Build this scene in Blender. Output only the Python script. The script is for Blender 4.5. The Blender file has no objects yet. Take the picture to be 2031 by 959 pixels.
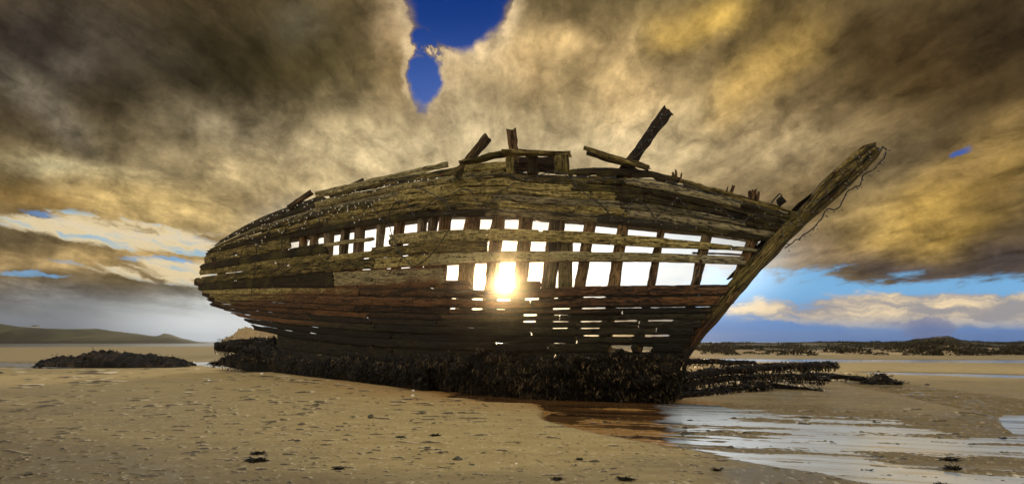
import bpy, math, random
import numpy as np
from mathutils import Vector
random.seed(7); RNG = np.random.default_rng(7)
SC = bpy.context.scene; COL = SC.collection
# camera frame: focal length in photo pixels, principal point, eye height
F = 1100.0; CX = 1015.5; HY = 677.0; EYE = 1.4
SUN_AZ = math.atan2(1000 - CX, F); SUN_EL = math.atan(112 / F)

def at(px, py, Y):
    return np.array([(px - CX) / F * Y, Y, EYE + (HY - py) / F * Y])

# ---------------------------------------------------------------- numpy noise
def _hash(ix, iy, seed):
    n = (ix.astype(np.int64) * 374761393 + iy.astype(np.int64) * 668265263 + seed * 1442695041) & 0xFFFFFFFF
    n = ((n ^ (n >> 13)) * 1274126177) & 0xFFFFFFFF
    return ((n ^ (n >> 16)) & 0xFFFFFF) / float(0xFFFFFF)
def vnoise(x, y, seed=0):
    x = np.asarray(x, float); y = np.asarray(y, float); x, y = np.broadcast_arrays(x, y)
    ix = np.floor(x); iy = np.floor(y); fx = x - ix; fy = y - iy
    fx = fx * fx * fx * (fx * (fx * 6 - 15) + 10); fy = fy * fy * fy * (fy * (fy * 6 - 15) + 10)
    a = _hash(ix, iy, seed); b = _hash(ix + 1, iy, seed); c = _hash(ix, iy + 1, seed); d = _hash(ix + 1, iy + 1, seed)
    return (a + (b - a) * fx) * (1 - fy) + (c + (d - c) * fx) * fy
def fbm(x, y, seed=0, oct=4, gain=.5):
    s = 0; a = 1; t = 0
    for o in range(oct):
        s = s + a * (vnoise(np.asarray(x) * 2 ** o, np.asarray(y) * 2 ** o, seed + o * 17) - .5); t += a; a *= gain
    return s / t * 2
def sstep(a, b, x):
    t = np.clip((np.asarray(x, float) - a) / (b - a), 0, 1); return t * t * (3 - 2 * t)

# ---------------------------------------------------------------- node helper
class NT:
    def __init__(s, tree): s.t = tree; s.n = tree.nodes; s.l = tree.links
    def put(s, sock, v):
        if hasattr(v, 'is_output'): s.l.new(v, sock)
        elif v is not None:
            if sock.type == 'RGBA' and len(v) == 3: v = (*v, 1)
            sock.default_value = v
    def m(s, op, a, b=None, c=None, clamp=False):
        n = s.n.new('ShaderNodeMath'); n.operation = op; n.use_clamp = clamp
        for i, v in enumerate((a, b, c)): s.put(n.inputs[i], v)
        return n.outputs[0]
    def v(s, op, a, b=None, scale=None):
        n = s.n.new('ShaderNodeVectorMath'); n.operation = op
        s.put(n.inputs[0], a); s.put(n.inputs[1], b)
        if scale is not None: s.put(n.inputs['Scale'], scale)
        return n.outputs['Value'] if op in ('LENGTH', 'DOT_PRODUCT', 'DISTANCE') else n.outputs[0]
    def mix(s, f, a, b, blend='MIX'):
        n = s.n.new('ShaderNodeMix'); n.data_type = 'RGBA'; n.blend_type = blend; n.clamp_factor = True
        s.put(n.inputs[0], f); s.put(n.inputs[6], a); s.put(n.inputs[7], b)
        return n.outputs[2]
    def noise(s, vec, scale=1., detail=4., rough=.5, dist=0., out=0, dims='3D'):
        n = s.n.new('ShaderNodeTexNoise'); n.noise_dimensions = dims
        s.put(n.inputs['Vector'], vec); s.put(n.inputs['Scale'], scale); s.put(n.inputs['Detail'], detail)
        s.put(n.inputs['Roughness'], rough); s.put(n.inputs['Distortion'], dist)
        return n.outputs[out]
    def ss(s, a, b, x):
        n = s.n.new('ShaderNodeMapRange'); n.interpolation_type = 'SMOOTHSTEP'
        s.put(n.inputs[0], x); s.put(n.inputs[1], a); s.put(n.inputs[2], b)
        return n.outputs[0]
    def lin(s, a, b, x, lo=0., hi=1.):
        n = s.n.new('ShaderNodeMapRange')
        s.put(n.inputs[0], x); s.put(n.inputs[1], a); s.put(n.inputs[2], b); s.put(n.inputs[3], lo); s.put(n.inputs[4], hi)
        return n.outputs[0]
    def xyz(s, x, y, z):
        n = s.n.new('ShaderNodeCombineXYZ'); s.put(n.inputs[0], x); s.put(n.inputs[1], y); s.put(n.inputs[2], z); return n.outputs[0]
    def sep(s, v):
        n = s.n.new('ShaderNodeSeparateXYZ'); s.put(n.inputs[0], v); return n.outputs
    def mapping(s, v, loc=(0, 0, 0), rot=(0, 0, 0), sc=(1, 1, 1), kind='POINT'):
        n = s.n.new('ShaderNodeMapping'); n.vector_type = kind; s.put(n.inputs[0], v)
        n.inputs[1].default_value = loc; n.inputs[2].default_value = rot; n.inputs[3].default_value = sc
        return n.outputs[0]
def srgb(r, g, b):
    f = lambda c: (c / 255 / 12.92) if c / 255 <= .04045 else ((c / 255 + .055) / 1.055) ** 2.4
    return (f(r), f(g), f(b))
# ================================================================ SKY
world = bpy.data.worlds.new("World"); SC.world = world; world.use_nodes = True
w = NT(world.node_tree); w.n.clear()
gen = w.n.new('ShaderNodeTexCoord').outputs['Generated']
d = w.v('NORMALIZE', gen); dx, dy, dz = w.sep(d)
yy = w.m('MAXIMUM', dy, .08)
P = w.xyz(w.m('DIVIDE', dx, yy), w.m('DIVIDE', dz, yy), 0.)          # compass bearing / height on the seaward sky, tangent units
px_ = w.m('MULTIPLY_ADD', w.m('DIVIDE', dx, yy), F, CX)
py_ = w.m('MULTIPLY_ADD', w.m('DIVIDE', dz, yy), -F, HY)
elf = w.m('DIVIDE', dz, yy)
# cloud-deck plane (perspective convergence towards the horizon)
zz = w.m('ADD', w.m('MAXIMUM', dz, 0.), .16)
Q = w.xyz(w.m('DIVIDE', dx, zz), w.m('MULTIPLY', w.m('DIVIDE', dy, zz), .55), 0.)
wcol = w.noise(Q, 1.6, 5, .6, out=1)
warp1 = w.v('MULTIPLY', w.v('SUBTRACT', wcol, (.5, .5, .5)), (1, 1, 0))
wcol2 = w.noise(P, 9., 5, .62, out=1)
warp2 = w.v('MULTIPLY', w.v('SUBTRACT', wcol2, (.5, .5, .5)), (1, 1, 0))
amp = w.lin(0., .5, elf, .35, 1.)
Pp = w.xyz(px_, py_, 0.)
Pw = w.v('ADD', Pp, w.v('SCALE', warp1, scale=w.m('MULTIPLY', amp, 150.)))
Pw = w.v('ADD', Pw, w.v('MULTIPLY', w.v('SCALE', warp2, scale=amp), (90., 60., 0.)))
def blob(x, y, sx, sy, rot=0., vec=None, hard=1.):
    mp = w.mapping(Pw if vec is None else vec, (x, y, 0), (0, 0, math.radians(rot)), (sx, sy, 1), 'TEXTURE')
    q = w.v('DOT_PRODUCT', mp, mp)
    if hard != 1.: q = w.m('POWER', q, hard)
    return w.m('POWER', math.exp(-1), q)
# ---- clear air between the clouds
nish = w.n.new('ShaderNodeTexSky'); nish.sky_type = 'NISHITA'; nish.sun_disc = False
nish.sun_elevation = SUN_EL; nish.sun_rotation = SUN_AZ
clear = w.mix(.85, w.v('SCALE', nish.outputs[0], scale=.08), srgb(22, 86, 176))
clear = w.mix(w.ss(.40, .62, elf), clear, srgb(18, 56, 128))
clear = w.mix(w.ss(.35, .10, elf), clear, srgb(120, 178, 222))
clear = w.mix(w.ss(.10, .015, elf), clear, srgb(96, 138, 196))
clear = w.mix(w.m('MULTIPLY', w.ss(900., 300., px_), w.ss(.12, .0, elf)), clear, srgb(196, 200, 196))
# ---- cloud colour painted by broad patches of light
c = w.xyz(*srgb(112, 94, 62))
def pat(x, y, sx, sy, rgb, a=1., rot=0., hard=1.):
    global c
    f = blob(x, y, sx, sy, rot, hard=hard)
    if a != 1.: f = w.m('MULTIPLY', f, a)
    c = w.mix(f, c, srgb(*rgb))
pat(420, 130, 430, 180, (52, 45, 29), 1., 0)
pat(60, 90, 230, 170, (50, 44, 40), .95)
pat(200, 60, 130, 60, (88, 78, 64), .6, 20)
pat(620, 150, 170, 110, (58, 50, 24), .85)
pat(1850, 150, 330, 210, (78, 60, 33), 1.)
pat(2020, 60, 200, 130, (60, 48, 32), .9)
pat(1240, 30, 130, 60, (92, 78, 48), .8)
pat(700, 340, 270, 110, (176, 154, 110), .95)
pat(1130, 220, 300, 150, (176, 150, 102), .9)
pat(1000, 130, 100, 65, (240, 206, 150), 1., -20)
pat(1090, 90, 110, 45, (222, 186, 126), .9, -10)
pat(950, 95, 60, 40, (246, 214, 160), .9, -15)
pat(880, 165, 40, 50, (232, 200, 150), .8, 0)
pat(780, 40, 35, 90, (188, 160, 118), .9, -10)
pat(800, 150, 45, 90, (150, 124, 82), .8)
pat(930, 220, 90, 70, (196, 172, 130), .9)
pat(1070, 170, 45, 60, (134, 108, 70), .75)
pat(1230, 215, 70, 95, (236, 198, 136), .85, 10)
pat(1420, 30, 80, 35, (206, 168, 86), .95, -25)
pat(1345, 65, 50, 35, (196, 160, 86), .8, -15)
pat(1520, 110, 120, 40, (196, 160, 88), .9, -42)
pat(1460, 190, 130, 28, (200, 162, 92), .75, -45)
pat(1440, 310, 150, 70, (196, 162, 108), .7, -20)
pat(1640, 330, 160, 60, (118, 94, 54), .8, -35)
pat(1000, 310, 560, 90, (214, 192, 148), .85)
pat(430, 245, 110, 45, (150, 134, 104), .8, 10)
pat(90, 200, 150, 26, (142, 130, 108), .75, 40)
pat(140, 122, 50, 30, (116, 104, 88), .7)
pat(590, 30, 60, 50, (100, 92, 72), .6)
pat(200, 335, 170, 26, (198, 178, 130), .85, 8)
pat(120, 320, 70, 18, (206, 190, 146), .7, 0)
pat(340, 410, 240, 42, (240, 204, 132), .95, 6)
pat(80, 400, 130, 40, (150, 118, 64), .8, 10)
pat(520, 380, 170, 60, (206, 180, 130), .8)
pat(70, 480, 190, 32, (96, 82, 58), .95, 4)
pat(300, 520, 170, 22, (216, 180, 116), .85, 5)
pat(40, 520, 120, 16, (196, 164, 110), .8, 3)
pat(110, 605, 330, 42, (118, 116, 112), 1., 2)
pat(400, 600, 90, 40, (178, 178, 170), .8)
pat(1800, 430, 240, 42, (214, 172, 84), .95, -30)
pat(1950, 300, 130, 34, (182, 148, 88), .85, -38)
pat(1880, 470, 120, 36, (196, 158, 74), .8, -28)
pat(1700, 460, 120, 60, (166, 140, 90), .6, -25)
pat(1780, 540, 230, 42, (84, 72, 66), 1., 8)
pat(1990, 520, 110, 60, (74, 64, 64), .95)
pat(1600, 500, 90, 45, (150, 128, 100), .7)
pat(1960, 370, 70, 60, (104, 82, 46), .6)
# ---- relief: light fractal structure with edges lit from the low sun
nq = w.noise(w.v('ADD', Q, w.v('SCALE', warp1, scale=.35)), 3.1, 11, .66)
nq2 = w.noise(w.v('ADD', w.v('ADD', Q, (.03, .05, 0)), w.v('SCALE', warp1, scale=.35)), 3.1, 11, .66)
rel = w.m('SUBTRACT', nq2, nq)
np1 = w.noise(w.v('ADD', P, w.v('SCALE', warp2, scale=.05)), 13., 8, .62)
dm = w.lin(.40, .62, w.noise(w.v('ADD', P, w.v('SCALE', warp1, scale=.2)), 2.1, 3, .5), .35, 1.25)
g1 = w.m('MULTIPLY_ADD', w.m('MULTIPLY', w.m('SUBTRACT', nq, .5), dm), 2.3, 1.)
bil = w.m('ABSOLUTE', w.m('MULTIPLY_ADD', w.noise(w.v('ADD', P, w.v('SCALE', warp1, scale=.12)), 7., 9, .64), 2., -1.))
g2 = w.m('ADD', w.m('MULTIPLY_ADD', w.m('MULTIPLY', w.m('SUBTRACT', np1, .5), dm), 1.9, 1.), w.m('MULTIPLY', w.m('SUBTRACT', bil, .16), w.m('MULTIPLY', dm, 1.0)))
g3 = w.m('MULTIPLY_ADD', rel, 3.6, 1.)
# long streaks fanning out from the veiled sun
ex = w.m('ADD', w.m('DIVIDE', dx, yy), .014); ez = w.m('SUBTRACT', elf, .05); rr_ = w.m('SQRT', w.m('ADD', w.m('MULTIPLY', ex, ex), w.m('MULTIPLY', ez, ez)))
fan = w.noise(w.v('ADD', w.xyz(w.m('MULTIPLY', w.m('ARCTAN2', ex, ez), 5.), w.m('MULTIPLY', w.m('LOGARITHM', w.m('ADD', rr_, .05), 2.718), 1.3), 0.), w.v('SCALE', warp2, scale=.9)), 1.3, 9, .62)
g4 = w.m('MULTIPLY_ADD', w.m('MULTIPLY', w.m('SUBTRACT', fan, .5), w.ss(.15, .45, rr_)), 1.9, 1.)
gain = w.m('MAXIMUM', w.m('MULTIPLY', w.m('MULTIPLY', w.m('MULTIPLY', g1, g2), g3), g4), .35)
gain = w.m('MINIMUM', gain, 2.1)
cloud = w.v('SCALE', c, scale=gain)
# ---- openings in the deck
dens = w.m('ADD', w.m('MULTIPLY', w.m('SUBTRACT', np1, .5), .9), w.m('MULTIPLY', w.m('SUBTRACT', nq, .5), .55))
hole = 0.
Ph = w.v('ADD', w.v('ADD', Pp, w.v('SCALE', warp1, scale=w.m('MULTIPLY', amp, 30.))), w.v('MULTIPLY', warp2, (70., 60., 0.)))
def gap(x, y, sx, sy, rot=0., a=1., hard=1.6):
    global hole
    f = w.m('MULTIPLY', blob(x, y, sx, sy, rot, Ph, hard), a)
    hole = w.m('MAXIMUM', hole, f)
gap(905, 0, 104, 100, 0, 1.2); gap(838, 130, 36, 92, -4, 1.15)
gap(1905, 298, 30, 12, -20, .60)
gap(200, 455, 190, 11, 9, .66); gap(340, 478, 110, 14, 6, .7); gap(90, 432, 60, 10, 12, .6)
gap(330, 520, 110, 9, 8, .62); gap(60, 540, 120, 8, 3, .56); gap(140, 515, 70, 6, 8, .55)
low = w.m('MULTIPLY', w.ss(505., 590., w.m('ADD', py_, w.m('MULTIPLY', w.m('SUBTRACT', nq, .5), 160.))), w.ss(1300., 1420., px_))
hole = w.m('MAXIMUM', hole, low)
wisp = w.m('MULTIPLY', blob(842, 98, 40, 26, 0, Ph), w.m('MULTIPLY', w.ss(.42, .62, np1), .9))
hm = w.ss(.30, .76, w.m('SUBTRACT', w.m('SUBTRACT', hole, wisp), w.m('MULTIPLY', dens, .8)))
rim = w.m('MULTIPLY', w.m('MULTIPLY', w.ss(.03, .30, hole), w.ss(.30, .05, hm)), w.m('MULTIPLY', .7, blob(890, 60, 190, 190, 0, Pp, 3.)))
cloud = w.mix(rim, cloud, w.v('SCALE', w.xyz(*srgb(236, 206, 158)), scale=w.m('MAXIMUM', w.m('MULTIPLY', gain, .9), .55)))
sky = w.mix(hm, cloud, clear)
# broken pale light low on the left
Pb = w.v('MULTIPLY', P, (1., 5.5, 1.))
nb_ = w.noise(w.v('ADD', w.v('ADD', Pb, w.v('SCALE', w.xyz(0, w.m('MULTIPLY', px_, .0011), 0), scale=1.)), w.v('MULTIPLY', warp2, (.12, .3, 0))), 5.5, 8, .62)
bl = w.m('MULTIPLY', w.m('MAXIMUM', blob(230, 462, 330, 40, 7, Pp, 1.5), blob(380, 540, 260, 34, 4, Pp, 1.5)), w.ss(900., 520., px_))
bm_ = w.ss(.44, .60, w.m('ADD', nb_, w.m('MULTIPLY', w.m('SUBTRACT', bl, .70), .55)))
sky = w.mix(w.m('MULTIPLY', bm_, .9), sky, w.mix(w.ss(.50, .66, nb_), srgb(236, 214, 170), srgb(150, 192, 214)))
haze = w.m('MULTIPLY', w.ss(570., 640., w.m('ADD', py_, w.m('MULTIPLY', w.m('SUBTRACT', nq, .5), 60.))), w.ss(1250., 1000., px_))
hcol = w.mix(w.ss(100., 420., px_), srgb(132, 136, 140), srgb(222, 226, 224))
sky = w.mix(w.m('MULTIPLY', haze, .92), sky, hcol)
# ---- low evening clouds on the right-hand horizon
Pl = w.v('MULTIPLY', P, (1., 4.6, 1.))
nl = w.noise(w.v('ADD', Pl, w.v('MULTIPLY', warp2, (.16, .3, 0))), 5.2, 8, .6)
band = w.m('MULTIPLY', blob(1900, 615, 560, 46, 0, Pp, 1.3), w.ss(1250., 1420., px_))
lm = w.ss(.40, .60, w.m('ADD', nl, w.m('MULTIPLY', w.m('SUBTRACT', band, .62), .62)))
lcol = w.mix(w.ss(.42, .66, nl), srgb(158, 152, 152), srgb(250, 222, 176))
sky = w.mix(w.m('MULTIPLY', lm, w.ss(545., 585., py_)), sky, lcol)
base_r = w.m('MULTIPLY', w.ss(622., 668., w.m('ADD', py_, w.m('MULTIPLY', w.m('SUBTRACT', nl, .5), 70.))), w.ss(1250., 1420., px_))
sky = w.mix(w.m('MULTIPLY', base_r, .85), sky, w.mix(nl, srgb(40, 106, 172), srgb(120, 158, 198)))
cum = blob(1835, 644, 66, 26, 0, w.v('ADD', Pp, w.v('MULTIPLY', warp2, (150., 110., 0.))), 2.)
sky = w.mix(w.m('MULTIPLY', w.ss(.3, .7, cum), .7), sky, w.mix(nl, srgb(70, 92, 146), srgb(130, 138, 168)))
# ---- veiled sun behind the wreck
def glow(x, y, sx, sy, rgb, k, hard=1.):
    global sky
    f = blob(x, y, sx, sy, 0, Pp, hard)
    sky = w.v('ADD', sky, w.v('SCALE', w.xyz(*rgb), scale=w.m('MULTIPLY', f, k)))
glow(930, 500, 330, 112, (1., .95, .86), 1., 2.2)
glow(1310, 520, 220, 100, (.86, .95, 1.), .85, 2.)
glow(720, 470, 190, 70, (1., .94, .82), .55, 1.5)
glow(1000, 567, 110, 75, (1., .84, .5), 1.7)
glow(1000, 567, 26, 26, (1., .82, .5), 9.)
glow(1000, 567, 13, 13, (1., .9, .7), 60., 2.)
# ---- overhead and landward sky (out of view, brightened as fill light)
rn = w.noise(w.v('MULTIPLY', d, (1., 1., 2.)), 2.2, 6, .6)
rear = w.mix(w.ss(.35, .7, rn), srgb(176, 166, 146), srgb(250, 240, 218))
REAR = w.v('SCALE', rear, scale=1.5)
top = w.v('SCALE', w.mix(w.ss(.35, .65, rn), srgb(120, 160, 205), srgb(236, 238, 236)), scale=1.3)
sky = w.mix(w.ss(.58, .74, dz), sky, top)
sky = w.mix(w.ss(.30, -.05, dy), sky, REAR)
sky = w.mix(w.ss(-.01, -.06, dz), sky, srgb(96, 80, 52))
bg = w.n.new('ShaderNodeBackground'); w.put(bg.inputs[0], sky); bg.inputs[1].default_value = 1.
out = w.n.new('ShaderNodeOutputWorld'); w.l.new(bg.outputs[0], out.inputs[0])
world.cycles.sampling_method = 'MANUAL'; world.cycles.sample_map_resolution = 1024
# ================================================================ CAMERA, SUN, VIEW
cam = bpy.data.cameras.new('camera'); camo = bpy.data.objects.new('camera', cam); COL.objects.link(camo)
cam.sensor_width = 36; cam.sensor_fit = 'HORIZONTAL'; cam.lens = 36 * F / 2031
cam.shift_y = (HY - 479.5) / 2031; cam.shift_x = 0.
cam.clip_start = .05; cam.clip_end = 30000
camo.location = (0, 0, EYE); camo.rotation_euler = (math.pi / 2, 0, 0)
SC.camera = camo
sun = bpy.data.lights.new('sun', 'SUN'); sun.energy = 3.2; sun.angle = math.radians(.6); sun.color = (1., .74, .42)
suno = bpy.data.objects.new('sun', sun); COL.objects.link(suno)
sd = Vector((math.sin(SUN_AZ) * math.cos(SUN_EL), math.cos(SUN_AZ) * math.cos(SUN_EL), math.sin(SUN_EL)))
suno.rotation_euler = sd.to_track_quat('Z', 'Y').to_euler(); suno.location = (0, 60, 20)
SC.view_settings.view_transform = 'Standard'; SC.view_settings.look = 'None'
SC.view_settings.exposure = 0; SC.view_settings.gamma = 1
SC.cycles.use_denoising = True
SC.cycles.max_bounces = 6; SC.cycles.transparent_max_bounces = 12; SC.cycles.sample_clamp_indirect = 6
# ================================================================ MESH HELPERS
class MB:
    """collects quads / triangles, a UV in metres and a per-vertex tone colour, then links ONE mesh object"""
    def __init__(s): s.v = []; s.f = []; s.c = []; s.uv = []
    def add(s, verts, faces, tone=(.5, .5, .5), uv=None):
        o = len(s.v); n = len(verts)
        s.v.extend([tuple(map(float, p)) for p in verts]); s.f.extend([tuple(i + o for i in f) for f in faces])
        s.c.extend([tone] * n if isinstance(tone[0], (int, float)) else list(tone))
        s.uv.extend(uv if uv is not None else [(p[0], p[2]) for p in verts])
    def build(s, name, mat, root=None, loc=(0, 0, 0), smooth=False):
        me = bpy.data.meshes.new(name); off = np.array(root.location if root else loc)
        me.from_pydata([tuple(np.array(p) - off) for p in s.v], [], s.f)
        a = me.color_attributes.new('tone', 'FLOAT_COLOR', 'POINT')
        a.data.foreach_set('color', np.array([(*c, 1.) for c in s.c], dtype=np.float32).ravel())
        u = me.uv_layers.new(name='UVMap'); li = np.empty(len(me.loops), np.int32); me.loops.foreach_get('vertex_index', li)
        u.data.foreach_set('uv', np.array(s.uv, dtype=np.float32)[li].ravel())
        if smooth: me.polygons.foreach_set('use_smooth', [True] * len(me.polygons))
        me.materials.append(mat); me.update()
        o = bpy.data.objects.new(name, me); COL.objects.link(o)
        if root: o.parent = root
        else: o.location = loc
        return o
def fast_mesh(name, V, Fc, mat, root=None, loc=(0, 0, 0), smooth=True, tone=None):
    V = np.asarray(V, np.float32) - np.array(root.location if root else loc, np.float32); Fc = np.asarray(Fc, np.int32)
    me = bpy.data.meshes.new(name); k = Fc.shape[1]
    me.vertices.add(len(V)); me.vertices.foreach_set('co', V.ravel())
    me.loops.add(Fc.size); me.loops.foreach_set('vertex_index', Fc.ravel())
    me.polygons.add(len(Fc)); me.polygons.foreach_set('loop_start', np.arange(0, Fc.size, k, dtype=np.int32))
    me.polygons.foreach_set('loop_total', np.full(len(Fc), k, np.int32))
    me.update(calc_edges=True)
    if tone is not None:
        a = me.color_attributes.new('tone', 'FLOAT_COLOR', 'POINT')
        t = np.ones((len(V), 4), np.float32); t[:, :3] = tone; a.data.foreach_set('color', t.ravel())
    me.polygons.foreach_set('use_smooth', np.full(len(Fc), smooth, bool))
    me.materials.append(mat); me.validate()
    o = bpy.data.objects.new(name, me); COL.objects.link(o)
    if root: o.parent = root
    else: o.location = loc
    return o
def grid_faces(nr, nc, wrap=False):
    i = np.arange(nr - 1)[:, None] * nc; j = np.arange(nc if wrap else nc - 1)[None, :]; j2 = (j + 1) % nc
    return np.stack([i + j, i + j2, i + nc + j2, i + nc + j], -1).reshape(-1, 4)
def tag(o, label=None, cat=None, group=None, kind=None):
    if label: o['label'] = label
    if cat: o['category'] = cat
    if group: o['group'] = group
    if kind: o['kind'] = kind
    return o
def thing(name, label, cat, loc, group=None):
    o = bpy.data.objects.new(name, None); COL.objects.link(o); o.location = tuple(map(float, loc)); o.empty_display_size = .3
    return tag(o, label, cat, group)
def tube(mb, pts, r, n=5, tone=(.5, .5, .5), taper=None):
    pts = [np.array(p, float) for p in pts]; V = []; Fc = []; L = 0; uv = []
    for i, p in enumerate(pts):
        t = pts[min(i + 1, len(pts) - 1)] - pts[max(i - 1, 0)]; t /= (np.linalg.norm(t) + 1e-9)
        a = np.cross(t, (0, 0, 1.)); a = a if np.linalg.norm(a) > .1 else np.cross(t, (1., 0, 0)); a /= np.linalg.norm(a); b = np.cross(t, a)
        rr = (taper(i / (len(pts) - 1)) if taper else 1) * r
        if i: L += np.linalg.norm(p - pts[i - 1])
        for k in range(n):
            an = 2 * math.pi * k / n; V.append(p + rr * (math.cos(an) * a + math.sin(an) * b)); uv.append((L, an * r))
    for i in range(len(pts) - 1):
        for k in range(n): Fc.append((i * n + k, i * n + (k + 1) % n, (i + 1) * n + (k + 1) % n, (i + 1) * n + k))
    Fc.append(tuple(range(n - 1, -1, -1))); Fc.append(tuple((len(pts) - 1) * n + k for k in range(n)))
    mb.add(V, Fc, tone, uv)
def timber(mb, secs, tone=(.5, .5, .5), rough=.012, seed=0, step=.10, rag=0.):
    """a squared timber swept through sections: each section is 4 corner points in order; weathered by noise"""
    secs = [np.array(s, float) for s in secs]; M = []
    for a, b in zip(secs[:-1], secs[1:]):
        n = max(2, int(np.linalg.norm((b - a).mean(0)) / step))
        for i in range(n): M.append(a + (b - a) * i / n)
    M.append(secs[-1]); M = np.array(M); ns = len(M); sub = 3
    ring = []
    for e in range(4):
        for k in range(sub): ring.append(M[:, e] * (1 - k / sub) + M[:, (e + 1) % 4] * k / sub)
    R = np.stack(ring, 1); cen = M.mean(1)[:, None]; m = R.shape[1]
    L = np.concatenate([[0], np.cumsum(np.linalg.norm(np.diff(M.mean(1), axis=0), axis=1))])
    jj = np.arange(m)[None, :] * 1.37 + seed
    nz = fbm(L[:, None] * 2.2 + seed, jj, seed, 3) + .8 * fbm(L[:, None] * .9, jj * .8, seed + 5, 3) + 1.2 * np.minimum(0, fbm(L[:, None] * 3, jj, seed + 9, 2) + .15)
    dirv = R - cen; dn = np.linalg.norm(dirv, axis=2, keepdims=True) + 1e-9
    corner = np.array([(1 if k % sub == 0 else 0) for k in range(m)])[None, :, None]
    R = R + dirv / dn * (nz[..., None] * rough * 1.6 - corner * rough * .9)
    if rag:
        ax = M[-1].mean(0) - M[-2].mean(0); ax /= np.linalg.norm(ax)
        R[-1] += ax * (RNG.random(m)[:, None] - .6) * rag
    per = np.array([np.linalg.norm(R[0, k] - R[0, (k - 1) % m]) for k in range(m)]).cumsum()
    uv = [(L[i] + seed * 1.7, per[k] + seed * .77) for i in range(ns) for k in range(m)]
    Fc = grid_faces(ns, m, True).tolist(); Fc.append(list(range(m - 1, -1, -1))); Fc.append([(ns - 1) * m + k for k in range(m)])
    if callable(tone): tone = [tone(p) for p in R.reshape(-1, 3)]
    mb.add(R.reshape(-1, 3), [tuple(f) for f in Fc], tone, uv)
def box_beam(mb, a, b, wv, dv, **k):
    """timber from a to b, half-width vector wv and half-depth vector dv"""
    a, b, wv, dv = map(np.array, (a, b, wv, dv))
    timber(mb, [[p - wv - dv, p + wv - dv, p + wv + dv, p - wv + dv] for p in (a, b)], **k)
def blades(P, Dn, W, L, Wd, curl, flip=None):
    """bent two-quad fronds: root P, hang direction Dn, side direction W, length L, width Wd, curl vector"""
    P0 = P; P1 = P + Dn * (L * .5)[:, None] + curl * .35; P2 = P + Dn * L[:, None] + curl
    w0 = W * (Wd * .35)[:, None]; w1 = W * (Wd * .5)[:, None]; w2 = W * (Wd * .18)[:, None]
    V = np.stack([P0 - w0, P0 + w0, P1 - w1, P1 + w1, P2 - w2, P2 + w2], 1)
    n = len(P); b = np.arange(n)[:, None] * 6
    Fc = np.concatenate([b + np.array([[0, 1, 3, 2]]), b + np.array([[2, 3, 5, 4]])], 0)
    return V.reshape(-1, 3), Fc

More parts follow.
